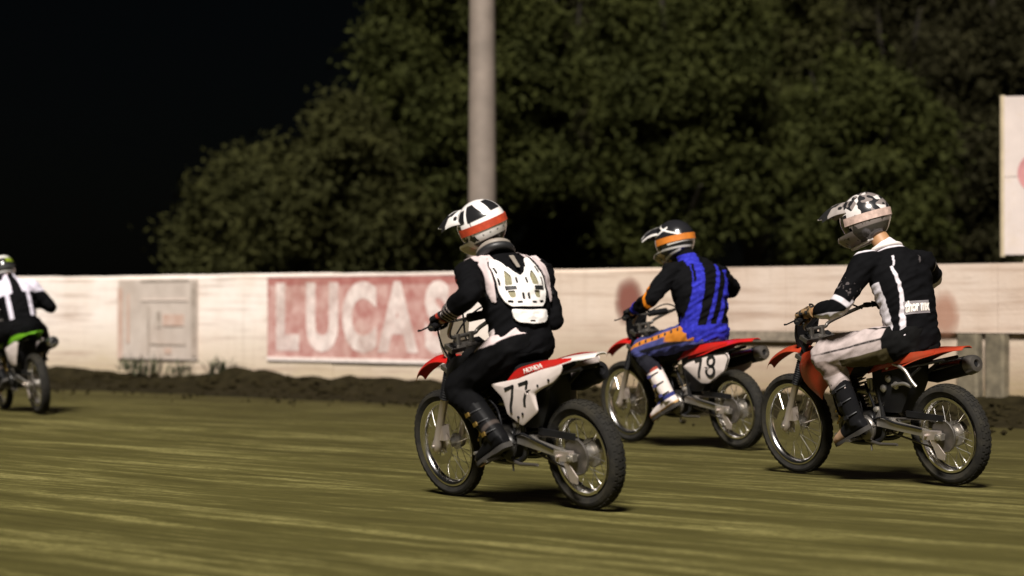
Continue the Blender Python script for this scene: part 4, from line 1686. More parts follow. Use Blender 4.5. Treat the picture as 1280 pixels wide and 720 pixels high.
def helmet(root, c, yaw, pitch, roll, colfn, base, cols, peakm, strapm, trim=None, spec_peak=None, size=1.0):
    """full-face off-road helmet with peak, goggles and strap"""
    Mh = Matrix.Translation(c) @ Matrix.Rotation(R(yaw), 4, 'Z') @ Matrix.Rotation(R(pitch), 4, 'Y') @ Matrix.Rotation(R(roll), 4, 'X')

    def surf(az, el, k=1.0):
        ce, se, ca, sa = math.cos(el), math.sin(el), math.cos(az), math.sin(az)
        x, y, z = .146 * ce * ca, .121 * ce * sa, .136 * se
        if ca < 0:
            x *= 0.98
        low = max(0, min(1, (-se - .02) / .5))
        if ca > 0:
            f = max(0, (ca - .25) / .75) ** 1.2
            x += .078 * low * f
            z *= 1 + .10 * low * f
            y *= 1 - .10 * low * f
        else:
            x *= 1 - .06 * low ** 1.5
            z *= 1 - .02 * low
        return Vector((x * k, y * k, z * k))

    nA, nE = 96, 56
    vv, ff = [], []
    els = [math.pi * (-.41 + .91 * j / nE) for j in range(nE)]
    for e in els:
        for i in range(nA):
            vv.append(surf(2 * math.pi * i / nA, e))
    vv.append(surf(0, math.pi / 2))
    for j in range(nE - 1):
        for i in range(nA):
            q = (j * nA + i, j * nA + (i + 1) % nA, (j + 1) * nA + (i + 1) % nA, (j + 1) * nA + i)
            cen = sum((vv[k] for k in q), Vector()) / 4
            az = math.atan2(cen.y, cen.x)
            if abs(az) < R(64) and -.050 - .012 * math.cos(az) < cen.z < .042 and cen.x > 0:
                continue
            if cen.z < -.126 - .014 * max(0, math.cos(az)):
                continue
            ff.append(q)
    for i in range(nA):
        ff.append(((nE - 1) * nA + i, (nE - 1) * nA + (i + 1) % nA, len(vv) - 1))
    bm = bmesh.new()
    bv = [bm.verts.new(v) for v in vv]
    for f in ff:
        bm.faces.new([bv[i] for i in f])
    bmesh.ops.delete(bm, geom=[v for v in bm.verts if not v.link_faces], context='VERTS')
    bmesh.ops.recalc_face_normals(bm, faces=bm.faces)
    bmesh.ops.solidify(bm, geom=bm.faces[:], thickness=.012)
    me = bpy.data.meshes.new('helmet')
    bm.to_mesh(me)
    bm.free()
    names = ['c%d' % i for i in range(len(cols))]
    m = mat('helmet_paint_%s' % root['label'][:14].replace(' ', '_') + str(len(MATS)), base, 0.22, var=0.05, masks=list(zip(names, cols)), coat=0.5, dirt=(DUST, 0.08), soft=0.0022)

    def msk(P):
        az = np.arctan2(P[:, 1], P[:, 0])
        return {n: a for n, a in zip(names, colfn(P, az))}
    h = finish('helmet', me, m, root, 40, msk)
    h.matrix_local = Mh @ Matrix.Scale(size, 4)
    # peak
    grid = []
    for j in range(12):
        t = j / 11
        row = []
        for i in range(17):
            u = -1 + 2 * i / 16
            b = surf(u * R(70), R(56 - 34 * u * u), 1.035)
            tipx = .265 - .055 * u * u - .012 * math.cos(u * 9)
            tip = Vector((tipx, u * .075, .082 - .030 * u * u))
            p = b.lerp(tip, t) + Vector((0, 0, .022 * math.sin(t * math.pi) * (1 - .5 * abs(u))))
            row.append(p)
        grid.append(row)
    mb = MB()
    mb.sheet(grid, .004)
    pk = mb.build('peak', peakm, h, 50, masks=spec_peak)
    # goggle strap, goggles
    mb = MB()
    ring_o, ring_i = [], []
    for i in range(61):
        az = R(58) + R(244) * i / 60
        row = []
        for (dz, k) in ((-.020, 1.022), (-.020, 1.04), (.020, 1.04), (.020, 1.022)):
            zc = -.006 + .014 * (1 + math.cos(az)) / 2 - .004
            el = math.asin(max(-1, min(1, (zc + dz) / .136)))
            row.append(surf(az, el, k))
        ring_o.append(row)
    mb.rings(ring_o)
    sm = mb.build('goggle_strap', strapm, h, 50)
    mb = MB()
    grid = []
    for j in range(9):
        z = -.052 + .090 * j / 8
        row = []
        for i in range(19):
            az = R(-62 + 124 * i / 18)
            ce = math.sqrt(max(0.05, 1 - (z / .15) ** 2))
            row.append((.136 * ce * math.cos(az) + .012, .112 * ce * math.sin(az), z))
        grid.append(row)
    mb.sheet(grid, (-.006, 0, 0))
    mb.build('goggles', LENS, h, 50)
    if trim:
        mb = MB()
        lo = []
        for i in range(72):
            az = 2 * math.pi * i / 72
            zt = -.124 - .014 * max(0, math.cos(az))
            e0, e1 = -1.45, 0.0
            for _ in range(26):
                em = (e0 + e1) / 2
                if surf(az, em).z < zt:
                    e0 = em
                else:
                    e1 = em
            lo.append(surf(az, (e0 + e1) / 2, 1.01))
        mb.tube(lo + [lo[0]], .008, 8)
        mb.build('rim_trim', trim, h, 60)
    return h, Mh


def drape(bvh, pts, back, off=.004):
    """project points along direction -back onto the garment"""
    out = []
    for p in pts:
        hit = bvh.ray_cast(p + back * .5, -back)
        if hit[0] is None or (hit[0] - p).length > .45:
            hit = bvh.find_nearest(p)
        out.append(hit[0] + back * off)
    return out


def rider(key, spec):
    s = spec
    _, M = ROOTS[key]
    V = Vector
    sL, sR = V(s['shL']), V(s['shR'])
    hip = V(s['hip'])
    smid = (sL + sR) / 2
    lat = (sL - sR).normalized()
    hl = s.get('hiplat', .09)
    hL, hR = hip + V((0, hl, 0)), hip + V((0, -hl, 0))
    head = V(s['head'])
    wb = SPECS[key]['wb']
    hdx = wb / 2 - .454 * .62
    gx, gz = .075 + (hdx - .36), 1.03
    g0, g1 = V((gx + .055, .27, gz + .008)), V((gx - .012, .415, gz - .006))
    gcL = g0.lerp(g1, .50)
    gdL = (g1 - g0).normalized()
    fl = lambda p: V((p.x, -p.y, p.z))
    gc = {1: gcL, -1: fl(gcL)}
    gd = {1: gdL, -1: fl(gdL)}
    back_up = V((-.062, .0, .042))
    wr = {1: gcL + V((-.060, -.012, .040)), -1: fl(gcL) + V((-.060, .012, .040))}
    el = {1: ik(sL, wr[1], s['ua'], s['fa'], s['poleL']), -1: ik(sR, wr[-1], s['ua'], s['fa'], s['poleR'])}
    sh = {1: sL, -1: sR}
    hp = {1: hL, -1: hR}
    toe = {1: V(s['toe']), -1: fl(V(s['toe']))}
    ank = {1: V(s['ankle']), -1: fl(V(s['ankle']))}
    kn = {sg: ik(hp[sg], ank[sg], s['th'], s['sh_'], (1, sg * s.get('splay', .55), .35)) for sg in (1, -1)}
    # torso rows
    dv = smid - hip
    lean = V((dv.x, dv.y, dv.z))
    bk = V((-dv.z, 0, dv.x)).normalized()
    row = lambda t, b, hw, hd: tuple(hip + dv * t + bk * b) + (hw, hd)
    nb = smid + V(s.get('neck', (.03, 0, .075)))
    bw = s.get('bulk', 1.0)
    rows = [row(-.16, .0, .150 * bw, .115 * bw), row(.0, .005, .165 * bw, .128 * bw), row(.22, .02, .160 * bw, .122 * bw), row(.48, .03, .172 * bw, .128 * bw), row(.74, .028, .190 * bw, .132 * bw), row(.93, .012, .180 * bw, .112 * bw), tuple(smid + (nb - smid) * .55) + (.105, .085), tuple(nb) + (.066, .066)]
    # --- body: one continuous surface
    mb = MB()
    rg, _ = torso_rings([r[:3] + (r[3] * .80, r[4] * .78) for r in rows], lat)
    mb.rings(rg)
    limb(mb, [nb - (nb - smid) * .4, nb.lerp(head, .45), head + V((0, 0, -.02))], [.060, .056, .058])
    Mh = Matrix.Translation(head) @ Matrix.Rotation(R(s['yaw']), 4, 'Z') @ Matrix.Rotation(R(s['pitch']), 4, 'Y') @ Matrix.Rotation(R(s['roll']), 4, 'X')
    M3 = Mh.to_3x3()
    hp_ = lambda x, y, z: Mh @ V((x, y, z))
    mb.ball(hp_(-.010, 0, .012), .1, 12, 0, (.098, .078, .105) and (.98, .78, 1.02), M3)
    mb.ball(hp_(.035, 0, -.055), .06, 10, 0, (.9, .85, .95), M3)
    mb.tube([hp_(.078, 0, .0), hp_(.103, 0, -.030), hp_(.085, 0, -.040)], [.010, .014, .010], 8)
    for sg in (1, -1):
        mb.ball(hp_(-.01, sg * .078, -.012), .022, 6, 0, (.8, .4, 1.2), M3)
        mb.ball(hp_(.076, sg * .030, .004), .014, 6)
        limb(mb, [smid.lerp(sh[sg], .6), sh[sg], sh[sg].lerp(el[sg], .5), el[sg], el[sg].lerp(wr[sg], .45), wr[sg]], [.05, .056, .048, .038, .036, .026])
        limb(mb, [hp[sg], hp[sg].lerp(kn[sg], .5), kn[sg], kn[sg].lerp(ank[sg], .45), ank[sg]], [.082, .070, .052, .046, .034])
        limb(mb, [ank[sg], ank[sg].lerp(toe[sg], .55), toe[sg]], [.034, .032, .022])
        mb.ball(gc[sg] + (wr[sg] - gc[sg]) * .55, .026, 7)
    body = solid('person', mb, .011, 5, [s.get('skin', SKIN)])
    body.matrix_world = M
    tag(body, s['label'], 'person', 'riders on dirt bikes')
    # --- jersey
    mb = MB()
    rg, spine = torso_rings(rows, lat)
    mb.rings(rg[:-1])
    for sg in (1, -1):
        e = el[sg]
        lower = e.lerp(wr[sg], s.get('cuff', .93))
        limb(mb, [smid.lerp(sh[sg], .45) - V((0, 0, .012)), sh[sg] + V((0, 0, -.012)), sh[sg].lerp(e, .5), e, e.lerp(wr[sg], .5), lower], [.072, .080, .070, .060, .056, .042])
        mb.ball(sh[sg] + (sh[sg] - smid) * .06 + V((0, 0, -.015)), .084, 9)
    limb(mb, [smid + (nb - smid) * .25, nb - (nb - smid) * .1], [.088, .074])
    SP = np.array(spine)
    sp_t = np.linspace(0, 1, len(SP))
    latn = np.array(lat)

    def coords(P):
        """spine fraction, sideways, forward, arm side distance minus torso"""
        D = np.linalg.norm(P[:, None, :] - SP[None, :, :3], axis=2)
        i = D.argmin(1)
        # finer: plane-based fraction
        axis = np.array(nb - hip)
        ln = np.linalg.norm(axis)
        axis = axis / ln
        t = ((P - np.array(hip)) @ axis) / ln
        c = SP[i, :3]
        a = (P - c) @ latn
        fw = np.cross(latn, axis)
        d = (P - c) @ fw
        arms = {}
        for sg in (1, -1):
            d1, t1 = seg_dist(P, sh[sg], el[sg])
            d2, t2 = seg_dist(P, el[sg], wr[sg])
            arms[sg] = (np.where(d1 < d2, t1, 1 + t2), np.minimum(d1, d2))
        return t, a, d, arms
    fold = folds(s['seed'], s.get('fold', .0065), 7, 7, 16)
    jn = ['j%d' % k for k in range(len(s['jcols']))]
    jm = mat('jersey_' + key, s['jbase'], .85, var=.12, scale=25, masks=list(zip(jn, s['jcols'])), bump=.15, bscale=400, spec=.04, soft=.003)
    jer = solid('jersey', mb, .009, 7, [jm], body, fold, lambda P: dict(zip(jn, s['jfn'](P, *coords(P)))))
    me = jer.data
    bvh = BVHTree.FromPolygons([v.co for v in me.vertices], [tuple(p.vertices) for p in me.polygons])
    # --- trousers
    mb = MB()
    limb(mb, [hip + V((-.02, hl * .55, .03)), hip + V((.0, 0, .0)), hip + V((-.02, -hl * .55, .03))], [.115, .115, .115], 14)
    mb.rings(torso_rings([row(-.20, .0, .155 * bw, .110 * bw), row(0, .0, .160 * bw, .120 * bw), row(.14, .012, .152 * bw, .112 * bw), row(.20, .012, .150 * bw, .110 * bw)], lat)[0])
    boot_top = {sg: ank[sg].lerp(kn[sg], .62) for sg in (1, -1)}
    for sg in (1, -1):
        limb(mb, [hp[sg], hp[sg].lerp(kn[sg], .5), kn[sg], kn[sg].lerp(ank[sg], .2), boot_top[sg] + (ank[sg] - boot_top[sg]) * .12], [.112, .098 * s.get('baggy', 1), .083 * s.get('baggy', 1), .080, .066])
    tn = ['t%d' % k for k in range(len(s['tcols']))]
    tm = mat('trousers_' + key, s['tbase'], .8, var=.15, scale=20, masks=list(zip(tn, s['tcols'])), bump=.15, bscale=350, spec=.04, soft=.003)

    def tcoords(P):
        r = {}
        for sg in (1, -1):
            d1, t1 = seg_dist(P, hp[sg], kn[sg])
            d2, t2 = seg_dist(P, kn[sg], ank[sg])
            a = np.array((kn[sg] - hp[sg]).normalized())
            c = np.array(hp[sg])[None] + t1[:, None] * np.array(kn[sg] - hp[sg])[None]
            q = P - c
            out = np.array([0, sg, 0.])
            out = out - a * (out @ a)
            out /= np.linalg.norm(out)
            upv = np.cross(a, out) * (1 if np.cross(a, out)[2] > 0 else -1)
            phi = np.arctan2(q @ upv, q @ out)      # 0 outwards, + up
            r[sg] = (np.where(d1 < d2, t1, 1 + t2), phi, np.minimum(d1, d2))
        return r
    solid('trousers', mb, .009, 6, [tm], body, folds(s['seed'] + 31, .009, 9, 9, 12), lambda P: dict(zip(tn, s['tfn'](P, tcoords(P)))))
    # --- boots
    for sg in (1, -1):
        mb = MB()
        a, t, bt = ank[sg], toe[sg], boot_top[sg]
        fd = (t - a)
        fdir = fd.normalized()
        upf = (a - t)
        shin = (bt - a).normalized()
        side = V((0, 1, 0))
        un = (shin - fdir * shin.dot(fdir)).normalized()       # out of the top of the foot
        sd = fdir.cross(un)
        mb.tube([bt, a.lerp(bt, .6), a.lerp(bt, .25), a - shin * .01], [.068, .064, .056, .054], 14)
        heel = a - fdir * .045 - un * .062
        tip_ = t
        L = (tip_ - heel).length
        dr = (tip_ - heel).normalized()
        ur = (un - dr * un.dot(dr)).normalized()
        rings = []
        for q, (hw, top) in zip((0, .06, .2, .38, .58, .78, .92, 1.0), ((.026, .05), (.036, .085), (.041, .10), (.043, .092), (.048, .072), (.050, .056), (.042, .044), (.022, .026))):
            c = heel + dr * L * q
            ring = []
            for k in range(14):
                an = 2 * math.pi * k / 14
                ca, sa = math.cos(an), math.sin(an)
                ring.append(c + sd * hw * (abs(ca) ** .7) * (1 if ca > 0 else -1) + ur * (top / 2 + top / 2 * (abs(sa) ** .7) * (1 if sa > 0 else -1)))
            rings.append(ring)
        mb.rings(rings)
        bn = ['b%d' % k for k in range(len(s['bcols']))]
        bm_ = mat('boot_leather_' + key, s['bbase'], .45, var=.1, scale=15, masks=list(zip(bn, s['bcols'])), dirt=((.05, .04, .02), .12), soft=.002, spec=.06)

        def bmask(P, a=a, bt=bt, heel=heel, dr=dr, ur=ur, L=L, shin=shin, sd=sd):
            H = ((P - np.array(a)) @ np.array(shin)) / (bt - a).length
            F_ = ((P - np.array(heel)) @ np.array(dr)) / L
            U = (P - np.array(heel)) @ np.array(ur)
            front = (P - np.array(a)) @ np.array(dr)
            return dict(zip(bn, s['bfn'](H, F_, U, front)))
        bo = solid('boot', mb, .0065, 4, [bm_], body, None, bmask)
        mb = MB()
        rings = []
        for q, hw in zip((0, .05, .2, .38, .6, .8, .93, 1.01), (.028, .038, .042, .038, .049, .051, .043, .020)):
            c = heel + dr * L * q
            th = .022 if q < .3 else .014
            rings.append([c + sd * hw + ur * .006, c - sd * hw + ur * .006, c - sd * hw - ur * th, c + sd * hw - ur * th])
        mb.rings(rings)
        mb.build('sole', s.get('solem', RUBB), bo, 40)
        outw = sd if sd.y * sg > 0 else -sd
        for k, hgt in enumerate((.20, .52, .82)):
            c = a.lerp(bt, hgt)
            mb = MB()
            ring = []
            rr = .058 + .011 * hgt
            for j in range(9):
                an = R(-70 + 150 * j / 8)
                ring.append(c + outw * rr * math.cos(an) + dr * rr * math.sin(an))
            mb.tube(ring, .0075, 6, flat=.6)
            st_ = mb.build('boot_strap', s.get('bstrap', VESTK0), bo, 40)
            mb = MB()
            mb.box(c + outw * (rr + .006), (.030, .010, .022), 0, Matrix.Rotation(.4, 3, 'Y'))
            mb.build('buckle', s['buckle'], bo, 40)
    # --- gloves
    for sg in (1, -1):
        mb, heel = glove_mesh(wr[sg], gc[sg], gd[sg], sg)
        e = el[sg]
        mb.tube([wr[sg], wr[sg].lerp(e, .10), wr[sg].lerp(e, .20)], [.034, .037, .041], 12)
        gn = ['g%d' % k for k in range(len(s['gcols']))]
        gm = mat('glove_' + key, s['gbase'], .7, var=.15, scale=30, masks=list(zip(gn, s['gcols'])), soft=.002, bump=.1, bscale=300, spec=.1)

        def gmask(P, w_=wr[sg], e=e, c=gc[sg]):
            ax = np.array((e - w_).normalized())
            t = (P - np.array(w_)) @ ax
            return dict(zip(gn, s['gfn'](P, t)))
        solid('glove', mb, .0028, 3, [gm], body, None, gmask)
    # --- helmet
    hm, Mh = helmet(body, head, s['yaw'], s['pitch'], s['roll'], s['hfn'], s['hbase'], s['hcols'], s['peakm'], s['strapm'], s.get('trim'), s.get('peakmask'), s.get('hsize', 1.0))
    up = (nb - hip).normalized()
    back = -(np.cross(np.array(lat), np.array(up)))
    back = V(back).normalized()
    info = dict(body=body, bvh=bvh, lat=lat, up=up, back=back, smid=smid, nb=nb, hip=hip, sh=sh, el=el, head=head, M=M, Mh=Mh)
    if s.get('extra'):
        s['extra'](info)
    return info


SPECS = {'77': SPEC77, '78': SPEC78, '3': SPEC3, '4': SPEC4}
mx = np.maximum
mn = np.minimum
band = lambda x, c, h: h - np.abs(x - c)


def smooth_noise(P, sc, seed):
    return np.array([noise.noise(Vector((p[0] * sc + seed, p[1] * sc, p[2] * sc))) for p in P])


# ---- rider on bike 77: black kit, white back protector
def j77(P, t, a, d, arms):
    aL, dL = arms[1]
    aR, dR = arms[-1]
    onA = mn(dL, dR) < .10
    side = mn(mn(band(t, .06, .14), a - .085), d + .03)          # white side panel by the left hip
    side = np.where(dL < .085, -1, side)
    red = mn(mn(band(aL, .42, .05), .04 - np.abs(band(aL, .42, .03) * .3)), .085 - dL) * .2
    ring = .012 - np.abs(np.hypot((aL - .38) * .28, d - .01) - .03)
    ring = np.where(dL < .1, ring, -1)
    lb = mn(band(t, .235, .018), .07 - np.abs(a + .0)) + smooth_noise(P, 60, 2) * .012 - .004
    lb = np.where(d < 0, lb, -1)
    cuff = np.where(dL < .09, mn(band(aL % .10, .05, .014) * .25, (aL - 1.62) * .3), -1)
    return side, mx(ring, lb), cuff


def t_plain(P, r):
    tL, ph, dd = r[1]
    return (mn(band(tL, 1.05, .05) * .4, band(ph, .4, .25) * .05),)


def t77(P, r):
    tL, ph, dd = r[1]
    return (mn(mn(.42 - tL, tL + .2) * .3, (ph - .25 - tL * 1.6) * .08),)


def b77(H, F, U, fr):
    return (mn(F - .90, .04 - U) * .2, band(H, .30, .05) * .1)


def g77(P, t):
    return (mn(band(t % .022, .011, .0035), t - .012), band(t, -.012, .008))


def h77(P, az):
    x, y, z = P[:, 0], P[:, 1], P[:, 2]
    el = z / .136
    A = np.abs(np.degrees(az))
    # black vents between white ribs
    tri1 = mn(mn((el - .26) * .12, (.88 - el) * .12), mn((A - 92) / 400, (150 - A - (el - .25) * 40) / 400))
    tri2 = mn(mn((el - .36) * .12, (.86 - el) * .12), (A - 162) / 400)
    tri3 = mn(mn((el - .30) * .12, (.80 - el) * .12), mn((A - 52) / 400, (82 - A) / 400))
    low = mn((-.56 - el) * .12, (A - 70) / 300)
    edge = mn(mn((el + .22) * .12, (.26 - el) * .1), .004 - np.abs((A - 100) / 500))
    dots = np.full(len(P), -1.0)
    for cdeg in (120, 140, 160, 180, -160, -140):
        dd = np.hypot((np.degrees(az) - cdeg + 180) % 360 - 180, 0) / 480
        dots = mx(dots, .0055 - np.hypot(dd, z + .052))
    strip = mn((-.12 - el) * .1, (el + .17) * .1)
    cheek = mn(mn((-.18 - el) * .1, (el + .55) * .1), mn((A - 62) / 400, (100 - A) / 400)) + smooth_noise(P, 45, 3) * .02 - .008
    return mx(mx(tri1, tri2), mx(mx(tri3, low), mx(edge, mx(dots, mx(strip * .8, cheek))))), mn(mn((el + .95) * .1, (-.52 - el) * .1), (50 - A) / 300)


VESTW = mat('armour_white', (0.76, 0.73, 0.71), 0.35, var=0.03, coat=0.2, dirt=((0.35, 0.28, 0.2), 0.06))
VESTK = mat('armour_black', (0.014, 0.014, 0.015), 0.5)
VESTP = mat('armour_padding', (0.55, 0.46, 0.46), 0.7, var=0.08)
MESHY = mat('vent_mesh', (0.22, 0.20, 0.12), 0.8, var=0.3, scale=120)
BRACE = mat('neck_brace_grey', (0.23, 0.20, 0.17), 0.55, var=0.15)
REDT = mat('red_print', (0.40, 0.03, 0.02), 0.6)


def armour77(i):
    """hard white back plate with cut-out vents, shoulder pads, straps and a grey neck brace"""
    bvh, lat, up, back, body = i['bvh'], i['lat'], i['up'], i['back'], i['body']
    # sheet coordinates: u to the rider's left, v upwards from the shoulder line
    O = i['smid']
    ax = (i['nb'] - i['hip']).normalized()
    P3 = lambda u, v: O + lat * u + ax * v

    def panel(name, poly, holes, m, off, th, step=.006, parent=body, puff=0.0):
        us = [p[0] for p in poly]
        vs_ = [p[1] for p in poly]
        u0, u1, v0, v1 = min(us) - step, max(us) + step, min(vs_) - step, max(vs_) + step
        nu, nv = int((u1 - u0) / step) + 1, int((v1 - v0) / step) + 1
        uv = np.array([(u0 + step * a, v0 + step * b) for a in range(nu) for b in range(nv)])
        sd = sdist_poly(uv, poly)
        for h in holes:
            sd = np.minimum(sd, -sdist_poly(uv, h))
        # pull edge vertices to the outline so that the cut is clean
        grad = np.zeros_like(uv)
        for k in range(2):
            e = np.zeros(2)
            e[k] = .001
            q = sdist_poly(uv + e, poly)
            q2 = sdist_poly(uv - e, poly)
            for h in holes:
                q = np.minimum(q, -sdist_poly(uv + e, h))
                q2 = np.minimum(q2, -sdist_poly(uv - e, h))
            grad[:, k] = (q - q2) / .002
        gl = np.linalg.norm(grad, axis=1)
        grad[gl > 1.3] = 0
        near = np.abs(sd) < step * .72
        uv2 = uv - np.where(near[:, None], grad * sd[:, None], 0)
        keep = sd > -step * .72
        cen = drape(bvh, [P3(*p) for p in uv2], back, 0)
        # smooth the draped surface so that the plate is rigid
        G = np.array([tuple(c) for c in cen]).reshape(nu, nv, 3)
        dep = ((G - np.array(O)) @ np.array(back))
        for _ in range(14):
            pad = np.pad(dep, 1, mode='edge')
            dep = (pad[:-2, 1:-1] + pad[2:, 1:-1] + pad[1:-1, :-2] + pad[1:-1, 2:]) / 4
        bm = bmesh.new()
        vt = {}
        for a in range(nu):
            for b in range(nv):
                k = a * nv + b
                p = P3(*uv2[k])
                p = p + back * (dep[a, b] - (p - O).dot(back) + off + puff * min(1, max(0, sd[k]) / .02))
                vt[k] = bm.verts.new(p)
        for a in range(nu - 1):
            for b in range(nv - 1):
                q = [a * nv + b, (a + 1) * nv + b, (a + 1) * nv + b + 1, a * nv + b + 1]
                kk = [k for k in q if keep[k]]
                if len(kk) >= 3 and sum(sd[k] for k in q) / 4 > -step * .25:
                    bm.faces.new([vt[k] for k in (q if len(kk) == 4 else kk)])
        bmesh.ops.delete(bm, geom=[v for v in bm.verts if not v.link_faces], context='VERTS')
        bmesh.ops.recalc_face_normals(bm, faces=bm.faces)
        if bm.faces and sum((f.normal.dot(back) for f in bm.faces)) < 0:
            bmesh.ops.reverse_faces(bm, faces=bm.faces)
        ext = bmesh.ops.extrude_face_region(bm, geom=bm.faces[:], use_keep_orig=True)
        for v in ext['geom']:
            if isinstance(v, bmesh.types.BMVert):
                v.co += back * th
        bmesh.ops.recalc_face_normals(bm, faces=bm.faces)
        me = bpy.data.meshes.new(name)
        bm.to_mesh(me)
        bm.free()
        return finish(name, me, m, parent, 45)
    mir = lambda q: [(-u, v) for u, v in q]
    outline = [(.0, -.085), (.035, -.060), (.085, .030), (.115, .035), (.135, -.005), (.150, -.08), (.148, -.17), (.128, -.225), (.10, -.250), (.0, -.255)]
    outline = rounded(outline[:-1] + [(-u, v) for u, v in outline[::-1]][1:-1] + [], .012) if False else rounded([p for p in outline] + [(-u, v) for u, v in outline[::-1] if u > 0], .012)
    vents = []
    for q in ([(.060, -.085), (.085, -.045), (.100, -.09), (.105, -.135), (.062, -.135)], [(.060, -.165), (.104, -.165), (.096, -.205), (.066, -.205)]):
        vents += [rounded(q, .008), rounded(mir(q)[::-1], .008)]
    slots = []
    for q in ([(.120, -.022), (.133, -.022), (.137, -.066), (.124, -.066)], [(.130, -.088), (.143, -.088), (.142, -.132), (.129, -.132)], [(.010, -.180), (.026, -.180), (.026, -.216), (.010, -.216)], [(.024, -.092), (.038, -.092), (.038, -.128), (.024, -.128)], [(.085, -.234), (.118, -.226), (.115, -.214), (.085, -.220)], [(.030, -.236), (.065, -.236), (.065, -.224), (.030, -.224)], [(.060, .004), (.074, .012), (.060, -.030), (.048, -.034)]):
        slots += [q, mir(q)[::-1]]
    sq = lambda q: [(u * .90 + .010, v) for u, v in q]
    outline, vents, slots = sq(outline), [sq(q) for q in vents], [sq(q) for q in slots]
    bp = panel('back_protector', outline, vents + slots, VESTW, .022, .006, .005)
    low = rounded([(.105, -.262), (.055, -.268), (.0, -.272), (-.055, -.268), (-.105, -.262), (-.10, -.31), (-.075, -.335), (.0, -.345), (.075, -.335), (.10, -.31)], .015)
    panel('kidney_plate', low, [[(.02, -.285), (.045, -.285), (.045, -.292), (.02, -.292)], [(-.045, -.285), (-.02, -.285), (-.02, -.292), (-.045, -.292)], [(-.018, -.325), (.018, -.325), (.018, -.334), (-.018, -.334)]], VESTW, .020, .006, .005, bp, .006)
    for sg in (1, -1):
        f = (lambda q: q) if sg > 0 else (lambda q: mir(q)[::-1])
        panel('vent_screen', f([(.050, -.075), (.085, -.035), (.106, -.09), (.110, -.21), (.055, -.21)]), [], MESHY, .014, .004, .008, bp)
        panel('strap', f([(.052, -.142), (.110, -.138), (.110, -.160), (.052, -.162)]), [], VESTK, .026, .004, .006, bp)
        panel('strap', f([(.145, -.165), (.205, -.135), (.205, -.158), (.145, -.19)]), [], VESTK, .010, .004, .006, bp)
        panel('shoulder_pad', f(rounded([(.098, .062), (.150, .055), (.198, .0), (.196, -.10), (.172, -.20), (.158, -.215), (.152, -.08), (.138, -.0), (.118, .045)], .008)), [], VESTP, .016, .008, .006, bp, .004)
    panel('spine_pad', rounded([(-.012, .045), (.016, .045), (.012, -.035), (-.008, -.035)], .004), [], BRACE, .030, .004, .005, bp)
    # neck brace: padded ring with a pale upper roll
    c = i['nb'] - up * .014
    mb = MB()
    pts = []
    fw = -back
    for k in range(33):
        an = 2 * math.pi * k / 32
        rb = .098 + .010 * math.cos(2 * an)
        pts.append(c + lat * rb * math.sin(an) * .98 + fw * (rb * math.cos(an)) + up * (.018 - .020 * math.cos(an)))
    mb.tube(pts, .023, 10, side=up, flat=.9)
    nbk = mb.build('neck_brace', VESTK, body, 60)
    mb = MB()
    mb.tube([p + up * .028 - (p - c).normalized() * .012 for p in pts[6:27]], .020, 10)
    mb.build('brace_pad', BRACE, nbk, 60)
    # front and shoulder cups of the vest
    for sg in (1, -1):
        mb = MB()
        grid = []
        sh = i['sh'][sg]
        e = i['el'][sg]
        for a in range(10):
            rowp = []
            for b in range(9):
                u = .085 + .11 * a / 9
                w_ = -.9 + 1.8 * b / 8
                o = O + lat * sg * u + fw * (.11 * math.sin(w_)) + up * (.16 * math.cos(w_) - .06)
                hit = bvh.find_nearest(o)
                rowp.append(hit[0] + hit[1] * .010)
            grid.append(rowp)
        mb.sheet(grid, (0, 0, -.004))
        mb.build('shoulder_cup', VESTP, bp, 60)


PEAKW = mat('peak_white', (0.72, 0.69, 0.67), 0.3, var=0.05, coat=.3, masks=[('pk', (0.015, 0.015, 0.016))])
STRAPR = mat('red_strap', (0.42, 0.045, 0.012), 0.65, var=0.25, scale=30)


def peakpat(P):
    return {'pk': smooth_noise(P, 26, 4) * .1 + mn(band(np.abs(P[:, 1]), .045, .012), P[:, 0] - .12) * .8}


R77 = dict(label='person in black riding kit with a white back protector on bike 77', hip=(-.17, -.01, .855), shL=(-.015, .135, 1.275), shR=(-.095, -.235, 1.215), head=(.085, -.055, 1.500), neck=(.05, .005, .085),
           yaw=14, pitch=15, roll=-9, ua=.285, fa=.255, poleL=(-.82, .45, -.1), poleR=(-.6, .25, -.75), toe=(.075, .185, .245), ankle=(-.125, .19, .395), th=.395, sh_=.385, seed=3, bulk=1.05, splay=.15, fold=.009,
           jbase=(.0045, .0045, .0052), jcols=[(.62, .54, .54), (.30, .03, .02), (.5, .42, .40)], jfn=j77, tbase=(.0045, .0045, .005), tcols=[(.58, .48, .48)], tfn=t77,
           bbase=(.006, .006, .0065), bcols=[(.35, .31, .28), (.05, .04, .035)], bfn=b77, buckle=GOLD, gbase=(.007, .007, .0075), gcols=[(.62, .55, .52), (.25, .03, .02)], gfn=g77,
           hbase=(.76, .73, .71), hcols=[(.014, .014, .015), (.4, .35, .3)], hfn=h77, peakm=PEAKW, peakmask=peakpat, strapm=STRAPR, extra=armour77)


